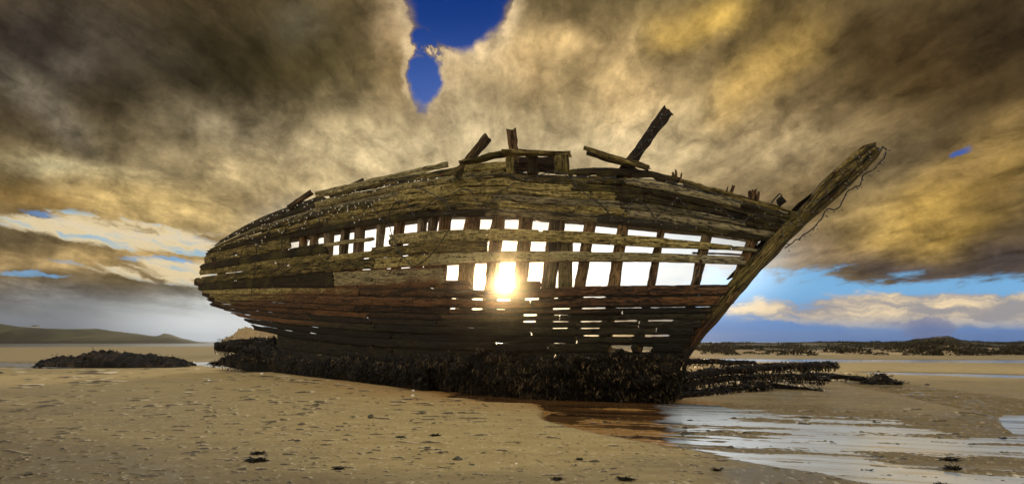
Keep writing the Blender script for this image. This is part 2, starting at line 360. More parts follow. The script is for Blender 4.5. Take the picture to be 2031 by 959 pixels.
# ================================================================ MATERIALS
def new_mat(name):
    m = bpy.data.materials.new(name); m.use_nodes = True; t = NT(m.node_tree); t.n.clear()
    o = t.n.new('ShaderNodeOutputMaterial'); b = t.n.new('ShaderNodeBsdfPrincipled'); t.l.new(b.outputs[0], o.inputs[0])
    return m, t, b, o
def bump(t, b, h, strength=.5, dist=.02):
    n = t.n.new('ShaderNodeBump'); n.inputs['Strength'].default_value = strength; n.inputs['Distance'].default_value = dist
    t.put(n.inputs['Height'], h); t.l.new(n.outputs[0], b.inputs['Normal'])
def attr(t, name='tone'):
    n = t.n.new('ShaderNodeAttribute'); n.attribute_name = name; return n
def wood(name, light, mid, dark, wet=(.012, .006, .003)):
    m, t, b, o = new_mat(name)
    uv = t.n.new('ShaderNodeUVMap').outputs[0]; pos = t.n.new('ShaderNodeNewGeometry').outputs['Position']
    a = attr(t); ar, ag, ab = t.sep(a.outputs['Vector'])
    off = t.v('SCALE', t.xyz(ar, ab, 0), scale=37.)
    g1 = t.noise(t.v('ADD', t.v('MULTIPLY', uv, (2.2, 34., 1)), off), 1., 5, .7, .6)      # fine grain
    g2 = t.noise(t.v('ADD', t.v('MULTIPLY', uv, (.8, 7.5, 1)), off), 1., 7, .68, .9)      # broad figure
    g3 = t.noise(t.v('ADD', t.v('MULTIPLY', uv, (7., 22., 1)), off), 1., 5, .7, .4)       # pitting
    n3 = t.noise(pos, .9, 6, .62); n4 = t.noise(pos, 9., 6, .7)
    k = t.m('ADD', t.m('MULTIPLY', g1, .35), t.m('ADD', t.m('MULTIPLY', g2, .65), t.m('MULTIPLY', t.m('SUBTRACT', ar, .5), .36)))
    col = t.mix(t.ss(.40, .55, k), dark, mid)
    col = t.mix(t.ss(.50, .64, t.m('ADD', t.m('MULTIPLY', k, .55), t.m('MULTIPLY', n4, .45))), col, light)
    col = t.mix(t.m('MULTIPLY', t.ss(.48, .62, n3), .45), col, (.115, .095, .020))
    col = t.mix(t.m('MULTIPLY', t.ss(.62, .70, t.noise(t.v('ADD', pos, off), 1.9, 6, .6)), .7), col, (.12, .032, .012))
    col = t.mix(t.m('MULTIPLY', t.ss(.62, .9, ab), .5), col, t.mix(t.ss(.42, .6, k), (.05, .045, .036), (.27, .245, .19)))
    pale = t.m('MULTIPLY', t.ss(.66, .72, t.noise(t.v('ADD', t.v('MULTIPLY', pos, (1., 1., 2.4)), off), 2.3, 6, .65)), .6)
    col = t.mix(pale, col, (.46, .37, .21))
    crack = t.ss(.485, .415, t.m('ADD', t.m('MULTIPLY', g1, .5), t.m('MULTIPLY', g3, .5)))
    rot = t.ss(.44, .375, t.m('ADD', t.m('MULTIPLY', g2, .6), t.m('MULTIPLY', n3, .4)))
    blk = t.m('MAXIMUM', crack, rot)
    col = t.mix(t.m('MULTIPLY', blk, .95), col, (.006, .0045, .003))
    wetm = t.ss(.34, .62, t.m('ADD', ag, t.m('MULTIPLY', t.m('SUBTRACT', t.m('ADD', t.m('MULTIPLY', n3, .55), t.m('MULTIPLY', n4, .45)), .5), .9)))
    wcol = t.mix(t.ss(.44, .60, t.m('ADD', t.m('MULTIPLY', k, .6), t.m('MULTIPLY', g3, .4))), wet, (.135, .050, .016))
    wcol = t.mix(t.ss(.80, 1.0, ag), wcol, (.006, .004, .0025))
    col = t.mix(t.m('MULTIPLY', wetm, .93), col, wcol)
    t.put(b.inputs['Base Color'], col)
    t.put(b.inputs['Roughness'], t.lin(0, 1, wetm, .88, .6)); b.inputs['Specular IOR Level'].default_value = .25
    h = t.m('SUBTRACT', t.m('ADD', t.m('MULTIPLY', g1, .5), t.m('ADD', t.m('MULTIPLY', g3, .5), t.m('MULTIPLY', g2, .5))), t.m('MULTIPLY', blk, .7))
    bump(t, b, h, 1., .05)
    return m
M_PLANK = wood('weathered_planking', (.50, .395, .150), (.20, .145, .045), (.026, .018, .007))
M_FRAME = wood('frame_timber', (.34, .21, .09), (.17, .09, .038), (.022, .013, .008))
M_BOARD = wood('pale_board', (.42, .36, .19), (.29, .235, .11), (.10, .075, .035))
def weed_mat(name, c0, c1, c2, rough=.42):
    m, t, b, o = new_mat(name); a = attr(t); ar, ag, ab = t.sep(a.outputs['Vector'])
    col = t.mix(t.ss(.2, .7, ar), c0, c1); col = t.mix(t.m('MULTIPLY', t.ss(.84, .93, ar), ag), col, c2)
    t.put(b.inputs['Base Color'], col); b.inputs['Roughness'].default_value = rough; b.inputs['Specular IOR Level'].default_value = .22
    return m
M_WEED = weed_mat('wet_wrack', (.0025, .0018, .0012), (.012, .008, .004), (.26, .18, .09), .42)  # pale third colour paints glints on the fronds
M_ROCK, t, b, o = new_mat('dark_wet_rock'); pos = t.n.new('ShaderNodeNewGeometry').outputs['Position']
n1 = t.noise(pos, 2.2, 7, .65); n2 = t.noise(pos, 9., 5, .6)
t.put(b.inputs['Base Color'], t.mix(t.ss(.45, .68, n1), (.006, .0045, .003), (.045, .028, .013))); b.inputs['Roughness'].default_value = .6; b.inputs['Specular IOR Level'].default_value = .15
bump(t, b, t.m('ADD', n1, t.m('MULTIPLY', n2, .5)), 1., .12)
M_BULB, t, b, o = new_mat('frosted_bulb'); b.inputs['Base Color'].default_value = (.80, .76, .66, 1); b.inputs['Roughness'].default_value = .2
M_DULL, t, b, o = new_mat('dull_bulb'); b.inputs['Base Color'].default_value = (.13, .115, .09, 1); b.inputs['Roughness'].default_value = .25  # darker bulb colour for the strings away from the stern
M_WIRE, t, b, o = new_mat('dark_cable'); b.inputs['Base Color'].default_value = (.012, .010, .008, 1); b.inputs['Roughness'].default_value = .6
M_STONE, t, b, o = new_mat('beach_stone'); pos = t.n.new('ShaderNodeNewGeometry').outputs['Position']
t.put(b.inputs['Base Color'], t.mix(t.ss(.35, .7, t.noise(pos, 30., 5, .6)), (.035, .028, .02), (.12, .095, .06))); b.inputs['Roughness'].default_value = .7
M_SHELL, t, b, o = new_mat('pale_shell'); b.inputs['Base Color'].default_value = (.8, .74, .62, 1); b.inputs['Roughness'].default_value = .45
# ================================================================ GROUND, WATER, FAR LAND
WZ = -.055
def ypoly(px, tab): tab = np.array(tab, float); return np.interp(px, tab[:, 0], tab[:, 1])
CONTACT = [(430, 716), (480, 724), (540, 737), (650, 749), (720, 757), (800, 766), (900, 776), (1000, 785), (1100, 790), (1200, 793), (1335, 797), (1400, 800)]
# --- fine polar sheet around the viewpoint, coarse behind
ang = np.concatenate([np.linspace(-180, -56, 40)[:-1], np.linspace(-56, 56, 1100), np.linspace(56, 180, 40)[1:-1]])
ang = np.radians(ang)
pr = np.arange(1020, 688, -.72); rad = F * EYE / (pr - HY)
rad = np.concatenate([[.05, 1., 2.2, 3.4], rad, np.geomspace(rad[-1] * 1.05, 9000, 46)])
A, R = np.meshgrid(ang, rad); X = R * np.sin(A); Yg = R * np.cos(A)
front = (Yg > .5)
Ys = np.where(front, Yg, .5); gx = np.where(front, CX + F * X / Ys, -9999.); gy = np.where(front, HY + F * EYE / Ys, 2000.)
gx = np.clip(gx, -9999, 9999)
Z = .035 * fbm(X / 3.2, Yg / 2.2, 3, 3) * sstep(120, 30, R)
near = sstep(40, 16, R)
# current-drawn streaks and small ripples
st = fbm(X / 1.1 + .25 * Yg, Yg / .17 - .35 * X, 11, 4)
rip = fbm(X / .55, Yg / .11, 21, 3)
fine = fbm(X / .11, Yg / .06, 31, 3)
Z += near * (.006 * rip + .0035 * fine)
dark = np.zeros_like(Z)
# lugworm casts, scuffs and foot marks: asymmetric mound + hollow
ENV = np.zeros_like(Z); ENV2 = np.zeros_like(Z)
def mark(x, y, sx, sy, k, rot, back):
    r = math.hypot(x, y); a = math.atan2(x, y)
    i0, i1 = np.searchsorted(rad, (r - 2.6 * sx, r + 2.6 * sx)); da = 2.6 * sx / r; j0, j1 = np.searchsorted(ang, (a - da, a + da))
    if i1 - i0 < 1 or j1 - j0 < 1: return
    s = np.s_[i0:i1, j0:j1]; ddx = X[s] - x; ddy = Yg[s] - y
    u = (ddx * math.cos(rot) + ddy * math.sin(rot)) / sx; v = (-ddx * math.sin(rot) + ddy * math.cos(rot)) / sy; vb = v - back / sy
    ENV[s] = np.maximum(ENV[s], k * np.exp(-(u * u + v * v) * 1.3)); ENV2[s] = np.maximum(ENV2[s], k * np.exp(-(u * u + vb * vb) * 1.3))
rr = random.Random(5)
def clear_of_hull(px, py, m): return py > np.interp(px, [p[0] for p in CONTACT], [p[1] for p in CONTACT], left=724, right=804) + m
for k in range(2300):
    py = 724 + 290 * rr.random() ** 1.35; px = -60 + 2150 * rr.random()
    if px > 850 and rr.random() < .5: continue
    if not clear_of_hull(px, py, 6): continue
    Y = F * EYE / (py - HY); x = (px - CX) / F * Y; pxm = Y / F
    w_ = (3.5 + 17 * rr.random() ** 2.6) * pxm; h_ = max(.018, (.9 + 1.7 * rr.random()) * pxm * Y / EYE * .8)
    mark(x, Y, w_, min(h_, 1.6 * w_ + .05), .55 + .6 * rr.random(), rr.uniform(-.25, .25), 1.7 * pxm * Y / EYE)
for k in range(170):      # long thin scuffs
    py = 735 + 250 * rr.random(); px = -60 + 1500 * rr.random()
    if not clear_of_hull(px, py, 6): continue
    Y = F * EYE / (py - HY); x = (px - CX) / F * Y; pxm = Y / F
    mark(x, Y, (20 + 35 * rr.random()) * pxm, 1.6 * pxm * Y / EYE, .4 + .4 * rr.random(), rr.uniform(-.5, .2), 1.6 * pxm * Y / EYE)
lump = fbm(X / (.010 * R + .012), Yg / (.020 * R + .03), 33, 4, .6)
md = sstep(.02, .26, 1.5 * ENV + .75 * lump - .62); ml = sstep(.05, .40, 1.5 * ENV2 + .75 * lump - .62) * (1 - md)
dark = md * np.clip(ENV * 1.7, .7, 1) - ml * 1.  # shaded lips and lit rims of the marks painted into the sand colour
Z += near * (.016 * md * (.6 + .5 * lump) - .014 * ml) * np.clip(R / 9, .6, 1.6)
# fine scatter of grit and tiny casts
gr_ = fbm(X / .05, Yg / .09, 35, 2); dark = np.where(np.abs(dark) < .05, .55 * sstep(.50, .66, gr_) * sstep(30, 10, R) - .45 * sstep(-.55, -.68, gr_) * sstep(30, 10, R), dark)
# pools: hollows in the sheet
nb = fbm(X / 1.6, Yg / .8, 41, 4); ns = .6 * fbm(X / 2.2 + Yg * .6, (Yg + .30 * X) / .30, 43, 4, .6) + .6 * fbm(X / .8 + Yg * .4, (Yg + .26 * X) / .11, 47, 4, .62)
def band(tab_t, tab_b, x0, x1, soft, sx=60):
    t_ = ypoly(gx, tab_t); b_ = ypoly(gx, tab_b)
    return sstep(t_ - soft, t_ + soft, gy) * sstep(b_ + soft, b_ - soft, gy) * sstep(x0 - sx, x0 + sx, gx) * sstep(x1 + sx, x1 - sx, gx)
yc = ypoly(gx, CONTACT)
pool_r = band([(1300, 808), (1500, 806), (1700, 812), (1850, 830), (2031, 822), (2600, 830)], [(1300, 868), (1360, 884), (1450, 902), (1600, 925), (1800, 965), (2031, 1000), (2600, 1080)], 1335, 2700, 8, 34)
pool_h = sstep(yc - 12, yc + 1, gy) * sstep(yc + 17, yc + 6, gy - 9 * nb) * sstep(700, 960, gx) * sstep(1480, 1380, gx)
pool_m = band([(1040, 796), (1350, 800)], [(1040, 806), (1080, 832), (1150, 850), (1250, 868), (1360, 888)], 1075, 1340, 7, 22)
pool_l = band([(-300, 716), (540, 716)], [(-300, 729), (100, 728), (360, 722), (430, 728), (540, 736)], -260, 520, 3, 30) 
pool_s1 = band([(1370, 710), (3000, 716)], [(1370, 715), (3000, 722)], 1385, 3000, 1.5, 20)
pool_s2 = band([(1640, 733), (2031, 741), (3000, 762)], [(1640, 737), (2031, 748), (3000, 772)], 1700, 3000, 2, 40)
pool_t = band([(1640, 752), (1800, 762), (2031, 792), (2400, 850)], [(1640, 756), (1760, 776), (1850, 798), (2031, 836), (2400, 930)], 1680, 2700, 4, 40)
pool_c = band([(1970, 818), (2400, 812)], [(1970, 826), (2010, 850), (2400, 880)], 1985, 2500, 5, 10)
pr_ = pool_r * (1 - .75 * sstep(1750, 1950, gx) * sstep(870, 850, gy))
Z -= pr_ * np.clip(.064 + .070 * ns + .022 * nb + .012 * rip, .005, .11)
Z -= .085 * pool_h
Z -= pool_m * np.clip(.064 + .055 * ns + .03 * nb, -.01, .11)
for p, dpt in ((pool_l, .07), (pool_s1, .12), (pool_s2, .10), (pool_c, .11)): Z -= p * (dpt + .045 * nb)
Z -= pool_t * np.clip(.045 + .075 * ns, -.02, .10)
# sea floor drops away on the seaward side, ground dips under the dunes
Z -= 2.2 * sstep(205, 240, R) * front + .9 * sstep(55, 60, R) * (gx > 1200) * sstep(205, 120, R) * 0
Z = np.where(R > 60, Z * 1.0, Z)
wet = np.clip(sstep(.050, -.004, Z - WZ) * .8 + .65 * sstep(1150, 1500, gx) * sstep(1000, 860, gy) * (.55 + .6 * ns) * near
      + .55 * sstep(.1, .8, pool_r + pool_m + pool_t) + .95 * sstep(860, 60, gx + 160 * nb - .5 * (gy - 850)) * sstep(725, 800, gy) * (.8 + .4 * nb) * .8  # left term paints the light falloff across the sand as wetness
      + .62 * sstep(880, 985, gy + 40 * nb - .00008 * (gx - 950) ** 2 * -1) + .55 * sstep(24, 60, R) + .42 * sstep(1330, 1560, gx + 60 * nb) * sstep(740, 760, gy), 0, 1)  # bottom-edge vignette painted in as wetness too
brown = sstep(.3, .9, pool_m + pool_h * 1.2) + .55 * sstep(yc + 46, yc + 8, gy + 8 * nb) * sstep(520, 700, gx) * sstep(1500, 1350, gx)  # brown hull reflection and gold sun sheen painted into the sand
M_SAND, t, b, o = new_mat('beach_sand'); a = attr(t); ar, ag, ab = t.sep(a.outputs['Vector'])
pos = t.n.new('ShaderNodeNewGeometry').outputs['Position']
n1 = t.noise(t.v('MULTIPLY', pos, (1., 2.4, 1.)), 1.4, 6, .6); n2 = t.noise(pos, 42., 4, .7); n3 = t.noise(pos, 210., 2, .6)
dry = t.mix(t.ss(.3, .7, n1), (.37, .265, .098), (.50, .37, .152))
dry = t.mix(t.m('MULTIPLY', t.ss(.42, .70, n2), .55), dry, (.20, .14, .062))
dry = t.mix(t.m('MULTIPLY', t.ss(.5, .75, n3), .45), dry, (.62, .50, .30))
col = t.mix(t.m('MULTIPLY', ar, .80), dry, (.135, .100, .052))
col = t.mix(t.m('MULTIPLY', ab, .72), col, (.42, .21, .052))
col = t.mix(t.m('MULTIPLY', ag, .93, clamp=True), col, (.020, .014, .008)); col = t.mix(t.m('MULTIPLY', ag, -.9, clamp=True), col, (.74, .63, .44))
t.put(b.inputs['Base Color'], col)
t.put(b.inputs['Roughness'], t.lin(0., 1., t.m('ADD', ar, t.m('MULTIPLY', t.m('SUBTRACT', n1, .5), .3)), .95, .20))
b.inputs['Specular IOR Level'].default_value = .5
bump(t, b, t.m('ADD', t.m('MULTIPLY', n2, .7), t.m('MULTIPLY', n3, .3)), .6, .02)
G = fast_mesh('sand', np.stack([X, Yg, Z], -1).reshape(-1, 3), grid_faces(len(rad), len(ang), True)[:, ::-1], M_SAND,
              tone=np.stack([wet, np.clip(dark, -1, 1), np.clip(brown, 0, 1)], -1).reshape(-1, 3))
tag(G, kind='structure')
def ground_z(x, y):
    r = math.hypot(x, y); a = math.atan2(x, y); i = min(len(rad) - 1, np.searchsorted(rad, r)); j = min(len(ang) - 1, np.searchsorted(ang, a)); return float(Z[i, j])

M_WATER = bpy.data.materials.new('tidal_water'); M_WATER.use_nodes = True; t = NT(M_WATER.node_tree); t.n.clear()
o = t.n.new('ShaderNodeOutputMaterial'); gl = t.n.new('ShaderNodeBsdfGlossy'); tr = t.n.new('ShaderNodeBsdfTransparent'); mx = t.n.new('ShaderNodeMixShader'); fr = t.n.new('ShaderNodeFresnel')
fr.inputs[0].default_value = 1.34; gl.inputs['Roughness'].default_value = .13; gl.inputs['Color'].default_value = (.97, .98, 1, 1); tr.inputs[0].default_value = (.80, .68, .50, 1)
pos = t.n.new('ShaderNodeNewGeometry').outputs['Position']
bp = t.n.new('ShaderNodeBump'); bp.inputs['Strength'].default_value = .25; bp.inputs['Distance'].default_value = .02
t.put(bp.inputs['Height'], t.noise(t.v('MULTIPLY', pos, (2.2, 5., 1)), 1.6, 4, .55)); t.l.new(bp.outputs[0], gl.inputs['Normal']); t.l.new(bp.outputs[0], fr.inputs['Normal'])
t.l.new(fr.outputs[0], mx.inputs[0]); t.l.new(tr.outputs[0], mx.inputs[1]); t.l.new(gl.outputs[0], mx.inputs[2])
# diffuse tint painting the sky reflection right of the bow, hull reflection left
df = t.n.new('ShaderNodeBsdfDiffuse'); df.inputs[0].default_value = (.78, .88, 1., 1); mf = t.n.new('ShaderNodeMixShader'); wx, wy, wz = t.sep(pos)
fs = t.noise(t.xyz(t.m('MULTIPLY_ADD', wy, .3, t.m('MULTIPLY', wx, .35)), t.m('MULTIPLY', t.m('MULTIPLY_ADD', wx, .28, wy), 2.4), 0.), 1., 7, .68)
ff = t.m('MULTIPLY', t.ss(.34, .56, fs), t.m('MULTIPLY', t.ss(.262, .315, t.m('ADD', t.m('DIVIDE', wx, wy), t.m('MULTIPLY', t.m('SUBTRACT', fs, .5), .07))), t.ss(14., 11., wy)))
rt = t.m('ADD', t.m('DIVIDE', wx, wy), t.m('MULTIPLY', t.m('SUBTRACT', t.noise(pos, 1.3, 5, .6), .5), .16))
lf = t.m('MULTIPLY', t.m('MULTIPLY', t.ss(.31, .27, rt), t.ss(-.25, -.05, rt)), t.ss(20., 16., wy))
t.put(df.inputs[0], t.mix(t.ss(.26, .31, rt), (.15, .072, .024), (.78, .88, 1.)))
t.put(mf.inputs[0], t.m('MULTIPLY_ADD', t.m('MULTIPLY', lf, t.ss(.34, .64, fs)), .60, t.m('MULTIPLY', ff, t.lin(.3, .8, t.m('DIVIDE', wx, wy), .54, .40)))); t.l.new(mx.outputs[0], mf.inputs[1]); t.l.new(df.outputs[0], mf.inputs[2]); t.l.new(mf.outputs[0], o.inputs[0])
def sheet(name, r0, r1, a0, a1, z, mat, na=40):
    aa = np.radians(np.linspace(a0, a1, na)); rr_ = np.geomspace(r0, r1, 12); A_, R_ = np.meshgrid(aa, rr_)
    ob = fast_mesh(name, np.stack([R_ * np.sin(A_), R_ * np.cos(A_), np.full_like(A_, z)], -1).reshape(-1, 3), grid_faces(12, na)[:, ::-1], mat)
    return tag(ob, kind='structure')
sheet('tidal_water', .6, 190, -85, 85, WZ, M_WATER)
M_SEA, t, b, o = new_mat('sea_surface'); pos = t.n.new('ShaderNodeNewGeometry').outputs['Position']
b.inputs['Base Color'].default_value = (.05, .07, .075, 1); b.inputs['Roughness'].default_value = .16
bump(t, b, t.noise(t.v('MULTIPLY', pos, (.08, .5, 1)), 1., 4, .6), .5, .3)
sheet('sea', 190, 14000, -80, 80, WZ - .01, M_SEA)

# --- low dunes behind the beach on the right
def heightfield(name, xs, ys, fn, mat, tonefn=None, kind='structure'):
    XX, YY = np.meshgrid(xs, ys); ZZ = fn(XX, YY); tn = None
    if tonefn: tn = tonefn(XX, YY, ZZ)
    ob = fast_mesh(name, np.stack([XX, YY, ZZ], -1).reshape(-1, 3), grid_faces(len(ys), len(xs)), mat, tone=tn)
    if kind: tag(ob, kind=kind)
    return ob
def dune_z(x, y):
    px = CX + F * x / y
    ridge = ypoly(px, [(1000, 682), (1200, 683), (1400, 684), (1500, 683), (1600, 683), (1680, 681), (1720, 682), (1800, 680), (1832, 676), (1850, 672), (1885, 672), (1910, 680), (1960, 682), (2031, 681), (2300, 676), (3000, 672)])
    zt = EYE + (HY - ridge) / F * 92 + .12
    prof = sstep(52, 62, y) * .30 + sstep(60, 74, y) * .32 + sstep(72, 92, y) * .38
    z = -.35 + (zt + .35) * prof
    z = z + prof * (.30 * fbm(x / 5, y / 6, 61, 4) + .22 * np.maximum(0, fbm(x / 2.2, y / 3.2, 63, 3)))
    return z - 2.5 * sstep(112, 150, y)
M_DUNE, t, b, o = new_mat('dune_slope'); a = attr(t); ar, ag, ab = t.sep(a.outputs['Vector']); pos = t.n.new('ShaderNodeNewGeometry').outputs['Position']
n1 = t.noise(t.v('MULTIPLY', pos, (1., 1., 3.)), .55, 7, .7); k = t.m('ADD', ar, t.m('MULTIPLY', t.m('SUBTRACT', n1, .5), 1.6))
col = t.mix(t.ss(.40, .58, k), t.mix(n1, (.30, .20, .095), (.42, .30, .15)), t.mix(t.ss(.4, .65, t.noise(pos, 2.6, 4, .6)), (.020, .018, .007), (.075, .060, .020)))
t.put(b.inputs['Base Color'], col); b.inputs['Roughness'].default_value = .95
DN = heightfield('dunes', np.linspace(14, 190, 420), np.concatenate([np.linspace(50, 110, 130), np.linspace(112, 150, 14)]), dune_z, M_DUNE,
            lambda x, y, z: np.stack([np.clip(.30 + .75 * sstep(66, 78, y) + .35 * sstep(.8, 1.6, z), 0, 1)] * 3, -1).reshape(-1, 3))
# marram grass and scrub on the dunes
pts = []; rg = np.random.default_rng(11)
cx_ = rg.uniform(20, 150, 2600); cy_ = 60 + 42 * rg.random(2600) ** .8
dn = fbm(cx_ / 6, cy_ / 6, 71, 3); keep = 1.5 * dn + .8 * sstep(64, 86, cy_) > rg.uniform(.15, .95, 2600); cx_ = cx_[keep]; cy_ = cy_[keep]
n = len(cx_); per = 42; bx = np.repeat(cx_, per) + rg.normal(0, .7, n * per); by = np.repeat(cy_, per) + rg.normal(0, .4, n * per)
sz = np.repeat(rg.uniform(.14, .36, n), per) * rg.uniform(.6, 1.2, n * per)
Pz = dune_z(bx, by) - .05; Dn = np.stack([rg.normal(0, .5, n * per), rg.normal(0, .3, n * per), np.ones(n * per)], -1); Dn /= np.linalg.norm(Dn, axis=1, keepdims=True)
an = rg.uniform(0, 3.14, n * per); Wv = np.stack([np.cos(an), np.sin(an) * .5, 0 * an], -1)
V, Fc = blades(np.stack([bx, by, Pz], -1), Dn, Wv, sz, sz * .45, Dn * 0)
# separate scrub hummocks lower down the dune face
nc = 150; hx_ = rg.uniform(22, 120, nc); hy_ = 57 + 16 * rg.random(nc); pc = 160; hs = rg.uniform(.35, 1.3, nc)
q = rg.normal(0, 1, (nc * pc, 3)); q /= np.linalg.norm(q, axis=1, keepdims=True); q[:, 2] = abs(q[:, 2]); hr = np.repeat(hs, pc)
Hp = np.stack([np.repeat(hx_, pc) + q[:, 0] * hr * 1.5, np.repeat(hy_, pc) + q[:, 1] * hr, 0 * hr], -1); Hp[:, 2] = dune_z(Hp[:, 0], Hp[:, 1]) + q[:, 2] * hr * .42 - .05
Hd = q + rg.normal(0, .5, q.shape); Hd[:, 2] = abs(Hd[:, 2]) + .2; Hd /= np.linalg.norm(Hd, axis=1, keepdims=True); an2 = rg.uniform(0, 3.14, nc * pc)
V2, F2 = blades(Hp, Hd, np.stack([np.cos(an2), np.sin(an2) * .5, 0 * an2], -1), hr * rg.uniform(.15, .4, nc * pc), hr * .16 + .05, Hd * 0)
Fc = np.concatenate([Fc, F2 + len(V)]); V = np.concatenate([V, V2]); n_bl = n * per + nc * pc
M_MARRAM = weed_mat('marram_scrub', (.016, .013, .006), (.050, .040, .016), (.12, .095, .045), .9)
DG = fast_mesh('dune_grass', V, Fc, M_MARRAM, smooth=False, tone=np.repeat(np.stack([rg.random(n_bl)] * 3, -1), 6, 0))
tag(DG, 'dark scrub and marram grass scattered over the low dunes behind the beach', 'grass', kind='stuff')

# --- grassy headland across the water on the left
def head_z(x, y):
    px = CX + F * x / y
    ridge = ypoly(px, [(-900, 630), (-300, 634), (0, 641), (30, 645), (70, 650), (130, 652), (190, 650), (240, 657), (290, 663), (310, 665), (325, 660), (338, 662), (360, 670), (392, 677), (420, 680)])
    zt = EYE + (HY - ridge) / F * 560
    prof = sstep(500, 560, y + 22 * fbm(x / 60, y / 60, 83, 3)) ** .8
    z = -.6 + (zt + .6) * prof * (1 + .05 * fbm(x / 30, y / 30, 81, 4)) + 2.4 * prof * np.minimum(0, fbm(x / 26, y / 60, 85, 3))
    return np.where(y > 575, z - (y - 575) * .06, z)
M_HEAD, t, b, o = new_mat('headland_turf'); pos = t.n.new('ShaderNodeNewGeometry').outputs['Position']; pzv = t.sep(pos)[2]
n1 = t.noise(pos, .045, 7, .65); n2 = t.noise(t.v('MULTIPLY', pos, (1, 1, 3)), .02, 5, .6)
col = t.mix(t.ss(.40, .62, n1), (.022, .022, .008), (.085, .078, .024)); col = t.mix(t.ss(.55, .7, n2), col, (.13, .105, .04))
col = t.mix(t.ss(3.2, 1.2, t.m('ADD', pzv, t.m('MULTIPLY', t.m('SUBTRACT', n1, .5), 4.))), col, (.022, .018, .012))
t.put(b.inputs['Base Color'], col); b.inputs['Roughness'].default_value = .95
heightfield('headland', np.linspace(-900, -255, 420), np.concatenate([np.linspace(485, 580, 60), np.linspace(590, 700, 8)]), head_z, M_HEAD)
# a tiny white cottage on the headland
hx, hy = (70 - CX) / F * 566, 566; hz = float(head_z(np.array(hx), np.array(hy))) - .2
house = thing('cottage', 'tiny white cottage with grey roof on the skyline of the green headland', 'house', (hx, hy, hz))
M_WALL, t, b, o = new_mat('limewash'); b.inputs['Base Color'].default_value = (.75, .74, .70, 1); b.inputs['Roughness'].default_value = .9
M_SLATE, t, b, o = new_mat('slate_roof'); b.inputs['Base Color'].default_value = (.06, .06, .065, 1); b.inputs['Roughness'].default_value = .7
mb = MB(); W_, D_, H_ = 2.6, 2.0, 2.0
mb.add([(hx - W_, hy - D_, hz), (hx + W_, hy - D_, hz), (hx + W_, hy + D_, hz), (hx - W_, hy + D_, hz), (hx - W_, hy - D_, hz + H_), (hx + W_, hy - D_, hz + H_), (hx + W_, hy + D_, hz + H_), (hx - W_, hy + D_, hz + H_), (hx - W_, hy, hz + 3.1), (hx + W_, hy, hz + 3.1)],
       [(0, 1, 5, 4), (1, 2, 6, 5), (2, 3, 7, 6), (3, 0, 4, 7), (4, 8, 7), (5, 6, 9)]); mb.build('wall', M_WALL, house)
mb = MB(); e = .25
mb.add([(hx - W_ - e, hy - D_ - e, hz + H_ - .1), (hx + W_ + e, hy - D_ - e, hz + H_ - .1), (hx + W_ + e, hy, hz + 3.25), (hx - W_ - e, hy, hz + 3.25), (hx + W_ + e, hy + D_ + e, hz + H_ - .1), (hx - W_ - e, hy + D_ + e, hz + H_ - .1)],
       [(0, 1, 2, 3), (3, 2, 4, 5)]); rf = mb.build('roof', M_SLATE, house)
# ================================================================ THE WRECK
def tabfn(tab):
    tab = np.array(tab, float); return lambda x: np.interp(x, tab[:, 0], tab[:, 1])
_tx = np.array([340, 385, 440, 540, 650, 720, 800, 900, 1000, 1100, 1200, 1345, 1450, 1560, 1750, 1800], float)
_ty = np.array([29.6, 29, 28, 26, 21.8, 19.8, 17.9, 16.1, 15.1, 14.5, 14.05, 13.6, 12.98, 12.45, 11.58, 11.4])
_dx = np.arange(340, 1801, 4.); _iv = np.interp(_dx, _tx, 1 / _ty)
_kk = np.exp(-.5 * (np.arange(-16, 17) / 8.) ** 2); _kk /= _kk.sum()
_iv = np.convolve(np.pad(_iv, 16, mode='reflect', reflect_type='odd'), _kk, 'valid')
def Ybase(px): return 1 / np.interp(px, _dx, _iv)
SHEER = tabfn([(400, 500), (437, 475), (480, 449), (520, 429), (560, 413), (620, 391), (700, 370), (800, 350), (890, 334), (920, 325), (1000, 320), (1040, 331), (1130, 334), (1200, 331), (1290, 338), (1340, 350), (1450, 380), (1550, 410), (1620, 432)])
_st = [385, 405, 480, 575, 700, 850, 1000, 1150, 1300, 1450, 1560, 1600]
def LT(*y): return tabfn(list(zip(_st, (y[0] + 3, *y, y[-1] + 4))))
LINES = [
    LT(503, 487, 472, 450, 429, 428, 437, 451, 468, 484),
    LT(522, 508, 492, 474, 457, 453, 459, 470, 486, 498),
    LT(536, 524, 510, 494, 480, 476, 481, 490, 495, 503),
    LT(548, 538, 527, 514, 503, 498, 499, 502, 508, 513),
    LT(562, 553, 545, 535, 528, 520, 519, 519, 524, 528),
    LT(575, 572, 570, 570, 571, 577, 568, 566, 564, 562),
    LT(592, 597, 600, 605, 610, 613, 611, 609, 607, 605),
    LT(604, 614, 622, 630, 635, 637, 637, 635, 633, 631),
    LT(616, 630, 643, 654, 661, 664, 665, 665, 664, 663),
    LT(628, 648, 668, 684, 692, 696, 698, 698, 697, 697)]
def hull_w(px, py): s = SHEER(px); return (py - s) / (705 - s)
def hullY(px, py):
    px = np.asarray(px, float); w_ = np.clip(hull_w(px, py), -.3, 1.3); al = np.clip((px - 400) / 1150, 0, 1); al = np.sin(np.pi * al) ** .8
    return Ybase(px) - .55 * al * (1 - ((w_ - .45) / .75) ** 2) + 1.6 * np.clip((545 - px) / 150, 0, 2) ** 2 * 1.0
def hull_pt(px, py, out=0.):
    """point of the outer hull skin; out > 0 stands proud towards the beach"""
    Y = hullY(px, py); p = np.stack([(px - CX) / F * Y, Y, EYE + (HY - py) / F * Y], -1)
    return p - NRM(px) * out
